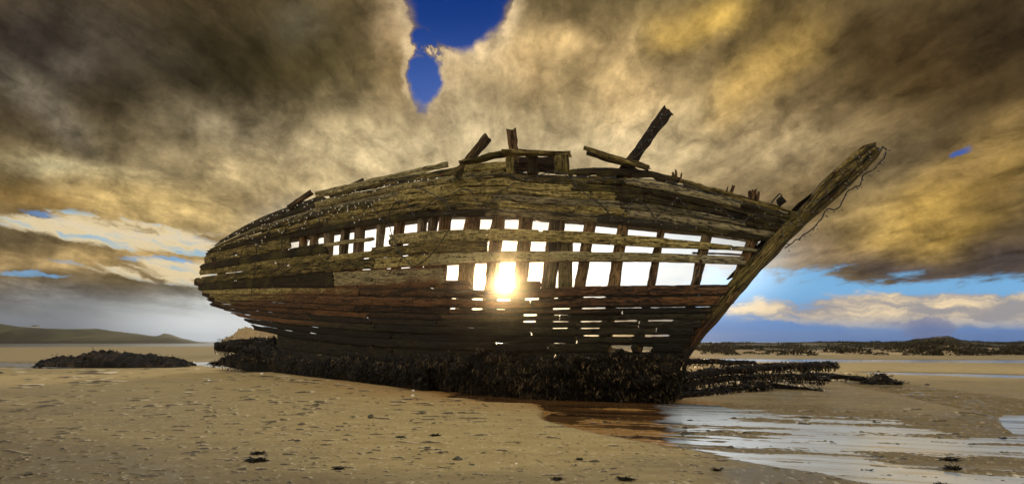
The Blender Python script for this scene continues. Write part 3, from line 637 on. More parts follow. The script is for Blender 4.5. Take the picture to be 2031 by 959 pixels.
def NRM(px):
    px = np.asarray(px, float); e = 8.
    a = np.stack([(px - e - CX) / F * Ybase(px - e), Ybase(px - e)], -1); b_ = np.stack([(px + e - CX) / F * Ybase(px + e), Ybase(px + e)], -1)
    t_ = b_ - a; t_ /= np.linalg.norm(t_, axis=-1, keepdims=True)
    return np.stack([-t_[..., 1], t_[..., 0], 0 * t_[..., 0]], -1)     # horizontal, pointing inboard (away from the beach)
def left_bound(y): return float(np.interp(y, [440, 475, 500, 520, 550, 562, 590, 605, 630, 655, 680, 700, 740], [497, 438, 411, 402, 391, 386, 408, 428, 480, 510, 530, 545, 558]))
def right_bound(y): return float(np.interp(y, [410, 420, 445, 487, 530, 572, 625, 655, 702], [1588, 1580, 1550, 1510, 1470, 1435, 1395, 1370, 1335])) + 9

ROOT = thing('shipwreck', 'weathered wooden hull of a wrecked boat with broken planks and a raking stem', 'shipwreck', (-1.2, 15.8, -.1))
def strake(mb, top, bot, xa, xb, thick=.07, proud=0., sod=None, minlen=150, maxlen=380, rag=1., holes=True, tone=None, endrag=5.):
    x = xa
    while x < xb - 3:
        L = RNG.uniform(minlen, maxlen); x2 = min(xb, x + L)
        if xb - x2 < 50: x2 = xb
        seg(mb, top, bot, x, x2, thick, proud + RNG.normal(0, .012), sod, rag, holes, RNG.random() if tone is None else tone, endrag, x == xa and xa < 560 and sod is None)
        x = x2 + RNG.uniform(-.5, .8)
def seg(mb, top, bot, x0, x1, thick, proud, sod, rag, holes, tn, endrag, raked=False):
    nx = max(4, int((x1 - x0) / 3.2)); nr = 6; sd = int(RNG.integers(0, 9999))
    xs = np.linspace(x0, x1, nx + 1); T = top(xs); B = bot(xs); t_ = np.linspace(0, 1, nr + 1)
    PX = np.repeat(xs[None], nr + 1, 0).copy()
    # ragged butt ends and chewed edges
    e0 = endrag * (fbm(t_ * 4 + sd, 1., sd, 2)); PX += (e0[:, None] * np.exp(-(xs - x0) / 7)[None]) + ((endrag * fbm(t_ * 4 + sd, 9., sd, 2))[:, None] * np.exp(-(x1 - xs) / 7)[None])
    ne = fbm(xs / 14., sd, sd, 4); nb_ = fbm(xs / 14., sd + 50, sd + 3, 4); ch = np.maximum(0, fbm(xs / 26., sd + 9, sd + 7, 3) - .28) * 14; ch2 = np.maximum(0, fbm(xs / 22., sd + 19, sd + 8, 3) - .30) * 11
    if raked:      # stern ends follow the profile of the tuck
        for r_ in range(nr + 1):
            yr = float(T[0] + (B[0] - T[0]) * t_[r_]); PX[r_] += np.clip(left_bound(yr) - x0 + 2 * math.sin(sd + r_), -45, 45) * np.exp(-(xs - x0) / 60.)
    T2 = T + rag * (ne * .30 + ch * .16) - .5; B2 = B + rag * (nb_ * .30 - ch2 * .16) + .5; B2 = np.maximum(B2, T2 + 1.2)
    PY = T2[None] + (B2 - T2)[None] * t_[:, None]
    Pf = hull_pt(PX, PY)
    n_ = NRM(xs)[None]
    arc = np.concatenate([[0], np.cumsum(np.linalg.norm(np.diff(Pf[nr // 2], axis=0), axis=1))])
    wdt = np.linalg.norm(Pf[-1] - Pf[0], axis=-1).mean()
    edge = np.minimum(t_, 1 - t_); bev = .034 * np.exp(-edge * wdt / .022)
    U = arc[None] + 0 * PX; Vv = t_[:, None] * wdt + 0 * PX
    nz = .014 * fbm(U * 1.2 + sd, Vv * 13 + sd, sd, 3) + .020 * np.minimum(0, fbm(U * 2. + sd, Vv * 8, sd + 4, 3) + .05)
    cup = .012 * math.sin(sd) * (t_ - .5)[:, None]; tilt = .018 * math.cos(sd * 1.7) * np.sin(arc / 1.7)[None]
    o = proud + nz + cup + tilt - bev[:, None]
    Pf = Pf - n_ * o[..., None]; Pb = hull_pt(PX, PY) + n_ * (thick - proud)
    ntot = (nr + 1) * (nx + 1); V = np.concatenate([Pf.reshape(-1, 3), Pb.reshape(-1, 3)])
    idx = np.arange(ntot).reshape(nr + 1, nx + 1); Fc = []
    hol = np.zeros((nr, nx), bool)
    if holes:
        cu = (U[:-1, :-1] + U[1:, 1:]) / 2; cv = (Vv[:-1, :-1] + Vv[1:, 1:]) / 2
        hol = fbm(cu * 1.6 + sd * 3., cv * 5 + sd, sd + 21, 3) > .66
        hol[:, :2] = False; hol[:, -2:] = False
    F0 = np.stack([idx[:-1, :-1], idx[1:, :-1], idx[1:, 1:], idx[:-1, 1:]], -1)[~hol]; Fc += [tuple(f) for f in F0]
    Fc += [tuple(f + ntot) for f in F0[:, ::-1]]
    for i in (0, nr):
        a = idx[i, :-1]; b_ = idx[i, 1:]
        for p, q, h in zip(a, b_, hol[min(i, nr - 1)]):
            if not h: Fc.append((p, q, q + ntot, p + ntot) if i == 0 else (q, p, p + ntot, q + ntot))
    for j in (0, nx):
        for p, q in zip(idx[:-1, j], idx[1:, j]): Fc.append((q, p, p + ntot, q + ntot) if j == 0 else (p, q, q + ntot, p + ntot))
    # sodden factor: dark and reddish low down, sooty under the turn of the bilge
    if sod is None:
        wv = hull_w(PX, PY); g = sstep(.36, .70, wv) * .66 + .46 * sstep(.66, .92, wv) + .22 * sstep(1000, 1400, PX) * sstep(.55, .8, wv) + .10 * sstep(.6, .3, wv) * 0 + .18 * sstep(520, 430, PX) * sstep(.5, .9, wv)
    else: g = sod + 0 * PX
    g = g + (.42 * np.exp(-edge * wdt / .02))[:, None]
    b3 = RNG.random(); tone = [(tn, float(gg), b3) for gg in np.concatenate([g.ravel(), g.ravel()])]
    uv0 = RNG.uniform(0, 30); uv = [(float(u) + uv0, float(v) + uv0) for u, v in zip(np.concatenate([U.ravel(), U.ravel()]), np.concatenate([Vv.ravel(), Vv.ravel()]))]
    mb.add(V, Fc, tone, uv)
def between(f, g, k): return lambda x: f(x) + (g(x) - f(x)) * k
def gapped(fn, side, gaps, base=-.6):
    """edge line fn opened by listed (x0, x1, width) gaps; side -1 is the plank above, +1 the one below"""
    def h(x):
        x = np.asarray(x, float); g = np.full(x.shape, base) + .25 * fbm(x / 30., side, 5, 2)
        for a, b_, wd in gaps: g = np.maximum(g, wd * .9 * sstep(a - 5, a - 1, x) * sstep(b_ + 5, b_ + 1, x) * (1 + .18 * fbm(x / 12., a, 3, 2)))
        return fn(x) + side * g / 2
    return h
def lb(f, g):       # where a strake between two seams meets the stern profile
    x = 420.
    for _ in range(25): x = .5 * x + .5 * left_bound(float((f(x) + g(x)) / 2))
    return x
def rb(f, g):
    x = 1450.
    for _ in range(25): x = .5 * x + .5 * right_bound(float((f(x) + g(x)) / 2))
    return x
# ---- upper strakes, sheer down to the first line of openings
SE = []
for k in range(8):
    SE.append(between(SHEER, LINES[0], [0, .15, .30, .44, .58, .72, .86, 1.][k]))
UG = [[], [(700, 760, 2), (1000, 1250, 4.5), (1280, 1420, 3)], [(520, 600, 2), (820, 880, 3), (1010, 1130, 2.5), (1180, 1260, 4)], [(600, 660, 2), (930, 1010, 3), (1290, 1400, 2.5)], [(470, 560, 2), (900, 1000, 2.5)], [(700, 830, 2), (1380, 1508, 1.5)], [(1180, 1250, 1.5), (1330, 1400, 1)], []]
mbu = MB()
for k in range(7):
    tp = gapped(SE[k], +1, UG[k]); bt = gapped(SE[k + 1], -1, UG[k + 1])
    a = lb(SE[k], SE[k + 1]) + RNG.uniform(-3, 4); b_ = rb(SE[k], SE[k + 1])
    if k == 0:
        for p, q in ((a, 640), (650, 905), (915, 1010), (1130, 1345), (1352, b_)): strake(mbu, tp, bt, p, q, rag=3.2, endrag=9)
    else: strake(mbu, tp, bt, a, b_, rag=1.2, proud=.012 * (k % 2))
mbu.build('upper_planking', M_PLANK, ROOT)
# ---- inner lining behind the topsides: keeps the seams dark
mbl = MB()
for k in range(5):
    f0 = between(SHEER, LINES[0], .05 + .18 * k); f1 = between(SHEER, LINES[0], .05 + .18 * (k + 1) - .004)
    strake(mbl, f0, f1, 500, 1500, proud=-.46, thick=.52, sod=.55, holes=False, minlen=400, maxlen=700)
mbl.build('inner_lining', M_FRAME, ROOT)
# ---- strakes around the openings
g23 = [(785, 805, 3), (700, 715, 2)]; g34 = [(715, 728, 3), (787, 805, 3), (832, 846, 3), (753, 764, 2)]
g45 = [(792, 808, 3), (832, 850, 3), (765, 776, 2), (715, 730, 2.5)]; g56 = [(800, 813, 3), (838, 853, 3.5), (725, 735, 2)]
mbs = MB()
strake(mbs, LINES[0], LINES[1], lb(LINES[0], LINES[1]), 576, sod=.05)
mbs.build('side_strake', M_PLANK, ROOT)
mbs = MB()      # plank A with its broken middle
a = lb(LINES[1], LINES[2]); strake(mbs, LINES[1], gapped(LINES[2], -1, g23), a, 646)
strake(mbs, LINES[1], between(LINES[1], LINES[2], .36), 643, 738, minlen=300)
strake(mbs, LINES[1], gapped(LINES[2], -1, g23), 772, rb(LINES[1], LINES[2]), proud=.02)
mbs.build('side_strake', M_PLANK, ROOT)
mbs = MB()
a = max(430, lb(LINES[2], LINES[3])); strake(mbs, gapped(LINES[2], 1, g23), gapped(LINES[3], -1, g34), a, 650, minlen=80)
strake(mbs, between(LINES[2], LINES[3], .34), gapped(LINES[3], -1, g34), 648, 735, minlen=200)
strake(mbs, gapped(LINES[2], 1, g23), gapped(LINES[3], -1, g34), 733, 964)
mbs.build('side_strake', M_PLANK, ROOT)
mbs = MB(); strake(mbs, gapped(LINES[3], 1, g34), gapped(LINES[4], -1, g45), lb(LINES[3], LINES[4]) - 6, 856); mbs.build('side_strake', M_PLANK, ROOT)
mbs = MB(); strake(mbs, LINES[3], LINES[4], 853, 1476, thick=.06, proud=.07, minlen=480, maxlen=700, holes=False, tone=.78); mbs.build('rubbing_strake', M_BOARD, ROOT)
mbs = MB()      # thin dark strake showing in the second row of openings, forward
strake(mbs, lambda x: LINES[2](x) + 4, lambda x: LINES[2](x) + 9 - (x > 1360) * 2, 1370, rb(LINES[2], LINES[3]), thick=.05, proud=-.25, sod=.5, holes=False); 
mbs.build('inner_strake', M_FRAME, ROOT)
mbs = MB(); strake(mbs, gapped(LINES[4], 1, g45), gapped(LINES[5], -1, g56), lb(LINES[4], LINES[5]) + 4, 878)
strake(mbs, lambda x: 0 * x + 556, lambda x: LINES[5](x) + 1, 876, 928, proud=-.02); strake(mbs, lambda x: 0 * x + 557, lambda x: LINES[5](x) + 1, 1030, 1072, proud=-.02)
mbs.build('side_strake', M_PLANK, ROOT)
# ---- lower planking with its slits of light
LW = [LINES[5]]
for i in (5, 6, 7, 8):
    LW.append(between(LINES[i], LINES[i + 1], .48)); LW.append(LINES[i + 1])
GP = {0: [], 1: [(985, 1008, 4.5), (1040, 1068, 4.5), (1100, 1142, 3.4), (1158, 1196, 3), (936, 960, 4), (895, 905, 3)],
      2: [(937, 960, 4), (1098, 1127, 4.2), (1155, 1200, 4.2), (1200, 1270, 2.2), (1285, 1420, 1.6), (893, 906, 3.5), (985, 1010, 1.4)],
      3: [(1040, 1063, 4.5), (1100, 1125, 1.6)], 4: [(1154, 1190, 3.6), (1212, 1260, 4), (1282, 1332, 4), (1098, 1126, 2.2), (1040, 1062, 3.4)],
      5: [(1154, 1186, 3.4), (1098, 1122, 2.6)], 6: [(1160, 1184, 4), (1210, 1254, 5), (1274, 1324, 5)], 7: [(1100, 1122, 1.2)], 8: []}
mbp = MB()
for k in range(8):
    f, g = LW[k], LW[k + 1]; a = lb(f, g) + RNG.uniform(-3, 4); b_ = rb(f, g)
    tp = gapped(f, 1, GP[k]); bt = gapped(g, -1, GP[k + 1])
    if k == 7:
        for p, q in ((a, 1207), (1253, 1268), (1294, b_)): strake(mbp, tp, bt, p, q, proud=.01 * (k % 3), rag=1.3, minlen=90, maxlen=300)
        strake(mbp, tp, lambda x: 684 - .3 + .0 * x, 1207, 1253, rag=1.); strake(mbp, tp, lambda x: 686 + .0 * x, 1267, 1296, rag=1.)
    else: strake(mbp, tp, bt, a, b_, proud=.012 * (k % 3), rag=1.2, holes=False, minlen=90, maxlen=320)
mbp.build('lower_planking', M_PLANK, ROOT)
# ---- bottom planking down to the sand, mostly hidden by weed
mbb = MB(); YC = tabfn(CONTACT)
bots = [between(LINES[9], lambda x: YC(x) + 9, k / 3) for k in range(4)]
for k in range(3): strake(mbb, bots[k], bots[k + 1], 548 + 4 * k, 1350, proud=-.05, sod=1., holes=False, minlen=90, maxlen=300)
mbb.build('bottom_planking', M_PLANK, ROOT)

# ---- frames (ribs): squared timbers standing behind the planking
FR = [(590, 590, 17), (613, 609, 15), (643, 637, 18), (673, 667, 16), (703, 696, 20), (744, 737, 15), (781, 772, 20), (825, 815, 17), (847, 836, 13), (871, 862, 24),
      (925, 913, 25), (978, 966, 23), (1035, 1024, 25), (1098, 1083, 30), (1165, 1148, 22), (1232, 1217, 24), (1312, 1292, 18), (1402, 1378, 20), (1502, 1462, 24)]
for i, (xa, xb, wd) in enumerate(FR):
    sl = (xa - xb) / 105.; mb = MB(); secs = []
    top = float(SHEER(xa)) + 14; bot = 704.
    if xa > 1480: top, bot = 440, 600
    if xa < 640: bot = 640
    for py in np.linspace(top, bot, 9):
        cx_ = xb + sl * (545 - py) + 2.; hw = wd * (.46 if xa > 890 else .25)
        p0 = hull_pt(np.array(cx_ - hw), np.array(py), -.075); p1 = hull_pt(np.array(cx_ + hw), np.array(py), -.075); n_ = NRM(cx_) * .26
        secs.append([p0, p1, p1 + n_, p0 + n_])
    timber(mb, secs, tone=(.3 + .7 * RNG.random(), .05 if xa > 900 else .3, RNG.random()), rough=.02, seed=i * 3 + 1)
    mb.build('hull_frame', M_FRAME, ROOT)
mb = MB(); q0, q1 = hull_pt(np.array(1113.), np.array(470.), -.40), hull_pt(np.array(1113.), np.array(590.), -.40)
box_beam(mb, q1, q0, np.array([.17, -.05, 0]), np.array([.02, .03, 0]), tone=(.8, .1, .3), seed=44); mb.build('inner_board', M_BOARD, ROOT)

# ---- stem post
E0 = [(1335, 704), (1370, 657), (1395, 625), (1435, 572), (1470, 530), (1510, 487), (1550, 446), (1588, 414), (1602, 395), (1633, 357), (1676, 319), (1712, 288), (1738, 281)]
E1 = [(1358, 706), (1372, 683), (1398, 651), (1440, 598), (1484, 551), (1528, 502), (1566, 463), (1588, 444), (1640, 396), (1684, 357), (1712, 331), (1732, 309), (1747, 296)]
E2 = [(1369, 706), (1388, 680), (1408, 658), (1446, 614), (1492, 560), (1537, 511), (1574, 474), (1597, 449), (1652, 401), (1696, 362), (1722, 335), (1744, 311), (1754, 290)]
mb = MB(); secs = []
for (ax, ay), (bx, by), (cx2, cy2) in zip(E0, E1, E2):
    Y = float(Ybase(ax)); Yb = float(Ybase(bx))
    p0 = at(ax, ay, Y - .13); p1 = at(bx, by, Yb - .13); p2 = at(cx2, cy2, Yb + .30); p3 = p0 + (p2 - p1) * np.array([.3, 1, .3]) + np.array([.03, .06, -.02]); secs.append([p0, p1, p2, p3])
secs.insert(0, [p + np.array([-.30, .55, -.7]) for p in secs[0]])
timber(mb, secs, tone=lambda p: (.45, float(.26 + .95 * sstep(2.6, .5, p[2])), .4), rough=.020, seed=91, step=.08, rag=.10); STEM = mb.build('stem_post', M_PLANK, ROOT)
mb = MB(); secs = []
for ax, ay, hw in ((1450, 548, 10), (1500, 492, 11), (1560, 430, 11), (1590, 398, 9), (1612, 381, 5)):
    Y = float(Ybase(ax)) + .12; p = at(ax, ay, Y); secs.append([p + (-.012 * hw, 0, -.006 * hw), p + (.012 * hw, 0, .006 * hw), p + (.012 * hw + .12, .16, .006 * hw), p + (-.012 * hw + .12, .16, -.006 * hw)])
timber(mb, secs, tone=(.2, .5, .4), rough=.02, seed=17, rag=.08); mb.build('apron_timber', M_FRAME, ROOT)

# ---- timbers above the sheer
def stick(name, x0, y0, x1, y1, wpx, depth=.1, back=.16, mat=M_FRAME, tone=(.4, .3, .5), rag=.10, root=None, sd=0):
    Y = float(hullY((x0 + x1) / 2, (y0 + y1) / 2)) + depth; a = at(x0, y0, Y); b_ = at(x1, y1, Y)
    u = np.array([x1 - x0, y1 - y0], float); u /= np.hypot(*u); s = wpx / 2 / F * Y
    wv = np.array([-u[1], 0, -u[0]]) * s; mb = MB()
    box_beam(mb, a, b_, wv, np.array([.25, .9, 0]) * back / 2, tone=tone, seed=sd or int(x0), rag=rag, rough=.024, step=.06)
    return mb.build(name, mat, root or ROOT)
stick('broken_post', 905, 352, 967, 271, 17, .20, .20); stick('broken_post', 1024, 345, 1014, 257, 18, .20, .22); 
POST = stick('tall_post', 1228, 354, 1326, 217, 21, .25, .26, tone=(.2, .75, .4))
stick('rail_board', 626, 386, 889, 326, 12, -.16, .07, M_BOARD, (.9, .0, .3), .04)
stick('broken_rail', 572, 412, 618, 381, 10, .05, .12, tone=(.3, .5, .2)); stick('broken_rail', 690, 372, 721, 357, 8, .1, .1, tone=(.3, .5, .2))
stick('bulwark_cap', 913, 323, 1004, 304, 10, -.08, .26, M_PLANK, (.3, .1, .5), .1); stick('bulwark_cap', 998, 302, 1131, 306, 8, -.10, .34, M_PLANK, (.6, .0, .6), .1)
for xx, ww in ((1055, 22), (1114, 28), (1010, 16)): stick('stanchion', xx + 2, 345, xx, 308, ww, .02, .12, M_PLANK, (RNG.random(), .15, .4), .03)
stick('bulwark_plank', 1000, 330, 1128, 336, 16, .42, .05, M_FRAME, (.2, .6, .4), .03); stick('bulwark_plank', 1030, 318, 1128, 320, 16, .40, .05, M_FRAME, (.2, .6, .4), .03)
stick('loose_plank', 1158, 293, 1288, 334, 10, -.16, .10, M_PLANK, (.45, .1, .3), .14); stick('loose_plank', 1164, 302, 1262, 333, 9, .02, .10, M_PLANK, (.3, .3, .3), .14)
for x0, y0, x1, y1, ww in ((1337, 358, 1334, 342, 6), (1343, 358, 1341, 339, 5), (1349, 360, 1352, 345, 4), (1441, 385, 1443, 372, 5), (1449, 386, 1454, 370, 6), (1488, 398, 1487, 380, 7), (1494, 400, 1496, 378, 9), (1502, 400, 1505, 383, 6)):
    stick('splintered_stub', x0, y0, x1, y1, ww, .06, .10, tone=(.4, .35, .5), rag=.14, sd=int(x0 * 3 + y1))
stick('iron_cleat', 1544, 406, 1556, 396, 13, .0, .14, tone=(.1, 1., .5), rag=.02)
mb = MB(); Y = float(hullY(1545, 400)); tube(mb, [at(x, y, Y) for x, y in ((1530, 402), (1537, 393), (1546, 384), (1550, 386), (1546, 400))], .018, 5); mb.build('iron_rod', M_WIRE, ROOT)
for i, (x0, y0, x1, y1) in enumerate(((420, 575, 386, 560), (430, 590, 403, 583), (455, 612, 420, 603), (440, 600, 415, 592))):
    stick('broken_strake_end', x0, y0, x1, y1, 7, .1, .12, tone=(.3, .6, .4), rag=.2, sd=300 + i)
stick('stern_timber', 440, 545, 426, 510, 14, .3, .2, tone=(.3, .6, .4), rag=.05)
# keel lying in the sand under the bilge, far side of the bottom
mb = MB(); ks = []
for px, py in ((545, 728), (700, 735), (900, 745), (1100, 752), (1350, 757)):
    Y = float(Ybase(px)) + .9; p = np.array([(px - CX) / F * Y + .3, Y, .0]); ks.append([p + (-.15, -.1, -.3), p + (.15, .1, -.3), p + (.15, .1, .25), p + (-.15, -.1, .25)])
timber(mb, ks, tone=(.2, .9, .2), seed=7, step=.3); mb.build('keelson', M_FRAME, ROOT)

# ---- weed growing over the bottom
rg = np.random.default_rng(3); N = 80000
TOPW = tabfn([(540, 690), (600, 700), (720, 706), (800, 700), (850, 696), (920, 697), (1000, 700), (1100, 703), (1200, 702), (1345, 703)])
px = 545 + 826 * rg.random(N) ** .9; tt = rg.random(N)
dens = sstep(540, 900, px); keep = (rg.random(N) < .45 + .55 * dens); px = px[keep]; tt = tt[keep]; N = len(px)
ty = TOPW(px) + 3 + 18 * fbm(px / 30., 0., 9, 4) - 8 * rg.random(N) ** 6; py = ty + (YC(px) - 3 - ty) * tt
ok = px < 1369 - (py - 705) * .37 + 7 * fbm(py / 9., 0., 77, 3); px = px[ok]; py = py[ok]; tt = tt[ok]; N = len(px)
ok = fbm(px / 20., py / 13., 79, 4) > -.42 + .25 * rg.random(N); px = px[ok]; py = py[ok]; tt = tt[ok]; N = len(px)
def skirt_Y(px, py):
    s = np.clip((py - 697) / (YC(px) - 697 + 1e-6), 0, 1); gz = np.where(px > 850, WZ, .0)
    Yc_ = (EYE - gz) * F / (YC(px) - HY); Y0 = hullY(px, 700.)
    return Y0 + (np.minimum(Yc_, Y0 + .3) - Y0) * s ** 1.2 - .28 * np.sin(np.pi * s) - .10 - .30 * np.maximum(0, fbm(px / 40., py / 22., 15, 3)) + .012 * np.maximum(0, px - 1335)
Yk = skirt_Y(px, py); P0 = np.stack([(px - CX) / F * Yk, Yk, EYE + (HY - py) / F * Yk], -1) - NRM(px) * (.02 + .10 * rg.random(N))[:, None]
Dn = np.stack([rg.normal(0, .5, N), rg.normal(-.25, .4, N), -np.ones(N)], -1); Dn /= np.linalg.norm(Dn, axis=1, keepdims=True)
an = rg.uniform(-1.3, 1.3, N); Wv = np.stack([np.cos(an), -np.sin(an) * .8 - .2, .1 * rg.normal(0, 1, N)], -1); Wv /= np.linalg.norm(Wv, axis=1, keepdims=True)
V, Fc = blades(P0, Dn, Wv, .03 + .11 * rg.random(N) ** 1.8, .009 + .022 * rg.random(N) ** 1.5, np.stack([rg.normal(0, .03, N), rg.normal(-.04, .03, N), rg.normal(0, .02, N)], -1))
gr = sstep(1050, 800, px) * sstep(.5, .1, tt) ; tn = np.stack([rg.random(N) * (.82 + .18 * (fbm(px / 25., py / 12., 5, 3) > -.1)), np.clip(.8 * (.3 + .7 * sstep(800, 1000, px)) + gr, 0, 1), rg.random(N)], -1)
fo = fast_mesh('seaweed', V, Fc, M_WEED, ROOT, smooth=False, tone=np.repeat(tn, 6, 0)); fo['kind'] = 'stuff'
# dark backing mat of matted weed
xs = np.arange(540, 1341, 5.); tt2 = np.linspace(0, 1.08, 12); XX, TT = np.meshgrid(xs, tt2); t0 = TOPW(XX) + 9; PYY = t0 + (YC(XX) - t0) * TT
Yk = skirt_Y(XX, PYY) + .06 + .05 * fbm(XX / 7., PYY / 7., 33, 2); V = np.stack([(XX - CX) / F * Yk, Yk, EYE + (HY - PYY) / F * Yk], -1).reshape(-1, 3)
fast_mesh('weed_mat', V, grid_faces(len(tt2), len(xs)), M_ROCK, ROOT)
# ================================================================ LIGHT STRINGS ON THE WRECK
BULB = {}
def bulb_mesh(mat):
    import bmesh
    bm = bmesh.new(); bmesh.ops.create_icosphere(bm, subdivisions=1, radius=.018)
    for v in bm.verts: v.co.z *= 1.35
    me = bpy.data.meshes.new('bulb'); bm.to_mesh(me); bm.free(); me.materials.append(mat)
    for p in me.polygons: p.use_smooth = True
    return me
def string(label, pts, every, ptfn, wob=4., r=.013, sd=1, jitter=3., name='light_string', group='light strings draped on the wreck', cat='light string', bmat=None):
    pts = np.array(pts, float); L = np.concatenate([[0], np.cumsum(np.hypot(*np.diff(pts, axis=0).T))]); s = np.arange(0, L[-1], 4.)
    x = np.interp(s, L, pts[:, 0]); y = np.interp(s, L, pts[:, 1])
    if wob: x = x + wob * .6 * fbm(s / 22., sd, sd, 3); y = y + wob * fbm(s / 22., sd + 30, sd + 2, 3)
    W = ptfn(x, y); root = thing(name, label, cat, W[len(W) // 2], group)
    mb = MB(); tube(mb, list(W), r, 4); mb.build('cable', M_WIRE, root)
    if every:
        bmat = bmat or (M_DULL if sd > 5 else M_BULB)
        if bmat not in BULB: BULB[bmat] = bulb_mesh(bmat)
        k = every * .5; rl = np.array(root.location)
        while k < L[-1]:
            i = min(len(W) - 1, int(k / 4.)); o = bpy.data.objects.new('bulb', BULB[bmat]); COL.objects.link(o); o.parent = root
            o.location = tuple(W[i] - rl + RNG.normal(0, .04, 3) * (1, .3, 1) + (0, -.03, -.03)); q = RNG.uniform(.75, 1.25) * (1.4 if sd <= 5 else 1.); o.scale = (q, q, q); k += every * RNG.uniform(.5, 1.9)
    return root
onhull = lambda x, y: hull_pt(np.asarray(x), np.asarray(y), .075)
sh = lambda x, dy: (x, float(SHEER(x)) + dy)
string('bulb string following the top edge of the planking at the stern', [sh(x, 8) for x in range(448, 640, 20)], 6, onhull, 6, sd=2)
string('lower bulb string crossing the stern planking in a long curve', [(432, 500), (470, 478), (520, 452), (560, 445), (600, 430), (660, 412), (720, 402), (770, 392)], 8, onhull, 7, sd=3)
string('bulb string running just under the pale rail board', [sh(x, 15) for x in range(640, 900, 20)], 9, onhull, 6, sd=4)
string('tangled bulb string in zigzags over the stern planking', [(490, 462), (520, 490), (548, 440), (566, 470), (590, 425), (604, 455), (615, 412), (650, 440), (690, 405), (715, 445), (735, 400), (766, 438)], 9, onhull, 9, sd=5)
string('bulb string in shallow zigzags amidships above the openings', [(830, 372), (880, 395), (930, 370), (960, 415), (1000, 380), (1050, 352), (1090, 340), (1140, 360), (1180, 400), (1225, 440)], 11, onhull, 6, sd=6)
string('bulb string along the upper planking below the bulwark', [sh(x, 26) for x in range(890, 1320, 20)], 12, onhull, 6, sd=7)
string('bulb string following the forward sheer up to the stem', [sh(x, 16) for x in range(1320, 1570, 20)], 12, onhull, 5, sd=8)
string('bulb string in peaked zigzags over the bow planking', [(1230, 440), (1262, 392), (1300, 432), (1345, 392), (1390, 437), (1425, 415), (1470, 440), (1500, 425), (1545, 455)], 13, onhull, 5, sd=9)
string('bulb string drawn in a low curve above the forward openings', [(880, 425), (950, 418), (1050, 420), (1150, 428), (1260, 440), (1360, 449), (1440, 460)], 22, onhull, 4, sd=10)
def onstem(x, y):
    out_ = []
    for a, b_ in zip(x, y): out_.append(at(a, b_, float(Ybase(min(a, 1790))) - .20))
    return np.array(out_)
zz_ = []
for k in range(15):
    t_ = k / 14; cx2 = 1535 + t_ * 200; e0x = np.interp(1 - t_, [0, 1], [1735, 1560]); 
    t_ = min(1, max(0, t_ + RNG.normal(0, .03)))
    if k % 2: zz_.append((np.interp(t_, [0, .3, .6, 1], [1545, 1600, 1660, 1733]), np.interp(t_, [0, .3, .6, 1], [452, 402, 336, 286])))
    else: zz_.append((np.interp(t_, [0, .3, .6, 1], [1560, 1625, 1690, 1748]), np.interp(t_, [0, .3, .6, 1], [482, 420, 362, 296])))
string('bulb string wound in zigzags around the raking stem post', zz_, 15, onstem, 9, r=.008, sd=12)
string('bulb string hanging in loops under the stem post', [(1558, 490), (1572, 484), (1590, 470), (1608, 452), (1630, 438), (1640, 414), (1662, 408), (1680, 380), (1702, 372), (1715, 350), (1735, 335), (1752, 312), (1758, 292), (1750, 283)], 7, onstem, 9, sd=13)
def onpost(x, y): return np.array([at(a, b_, float(hullY(1289, 267)) + .05) for a, b_ in zip(x, y)])
string('short bulb string wound around the tall leaning post', [(1252, 318), (1276, 300), (1266, 284), (1296, 276), (1288, 254), (1316, 250), (1308, 232), (1334, 226)], 11, onpost, 4, sd=14)
# bare cable shapes
lp = 'bare cable shapes fixed to the hull side'; heart = [(826, 531), (800, 505), (783, 470), (776, 440), (778, 418), (790, 402), (812, 402), (828, 430), (848, 412), (868, 396), (890, 400), (902, 425), (896, 455), (878, 485), (850, 515), (826, 531)]
string('dark cable bent into a large heart hanging amidships left of the sun', heart, 0, lambda x, y: hull_pt(x, y, .10), 2, .019, 15, name='cable_outline', group=lp, cat='cable')
string('tall open cable loop on the stern side with crossing tails', [(540, 545), (600, 500), (636, 452), (640, 438), (632, 428), (615, 428), (596, 440), (572, 455), (563, 478), (564, 510), (570, 542), (620, 500), (640, 470)], 0, lambda x, y: hull_pt(x, y, .10), 2, .019, 16, name='cable_outline', group=lp, cat='cable')
string('narrow arched cable loop nearest the broken stern', [(470, 562), (472, 530), (486, 495), (500, 480), (512, 484), (513, 510), (506, 550), (503, 588)], 0, lambda x, y: hull_pt(x, y, .10), 2, .019, 17, name='cable_outline', group=lp, cat='cable')

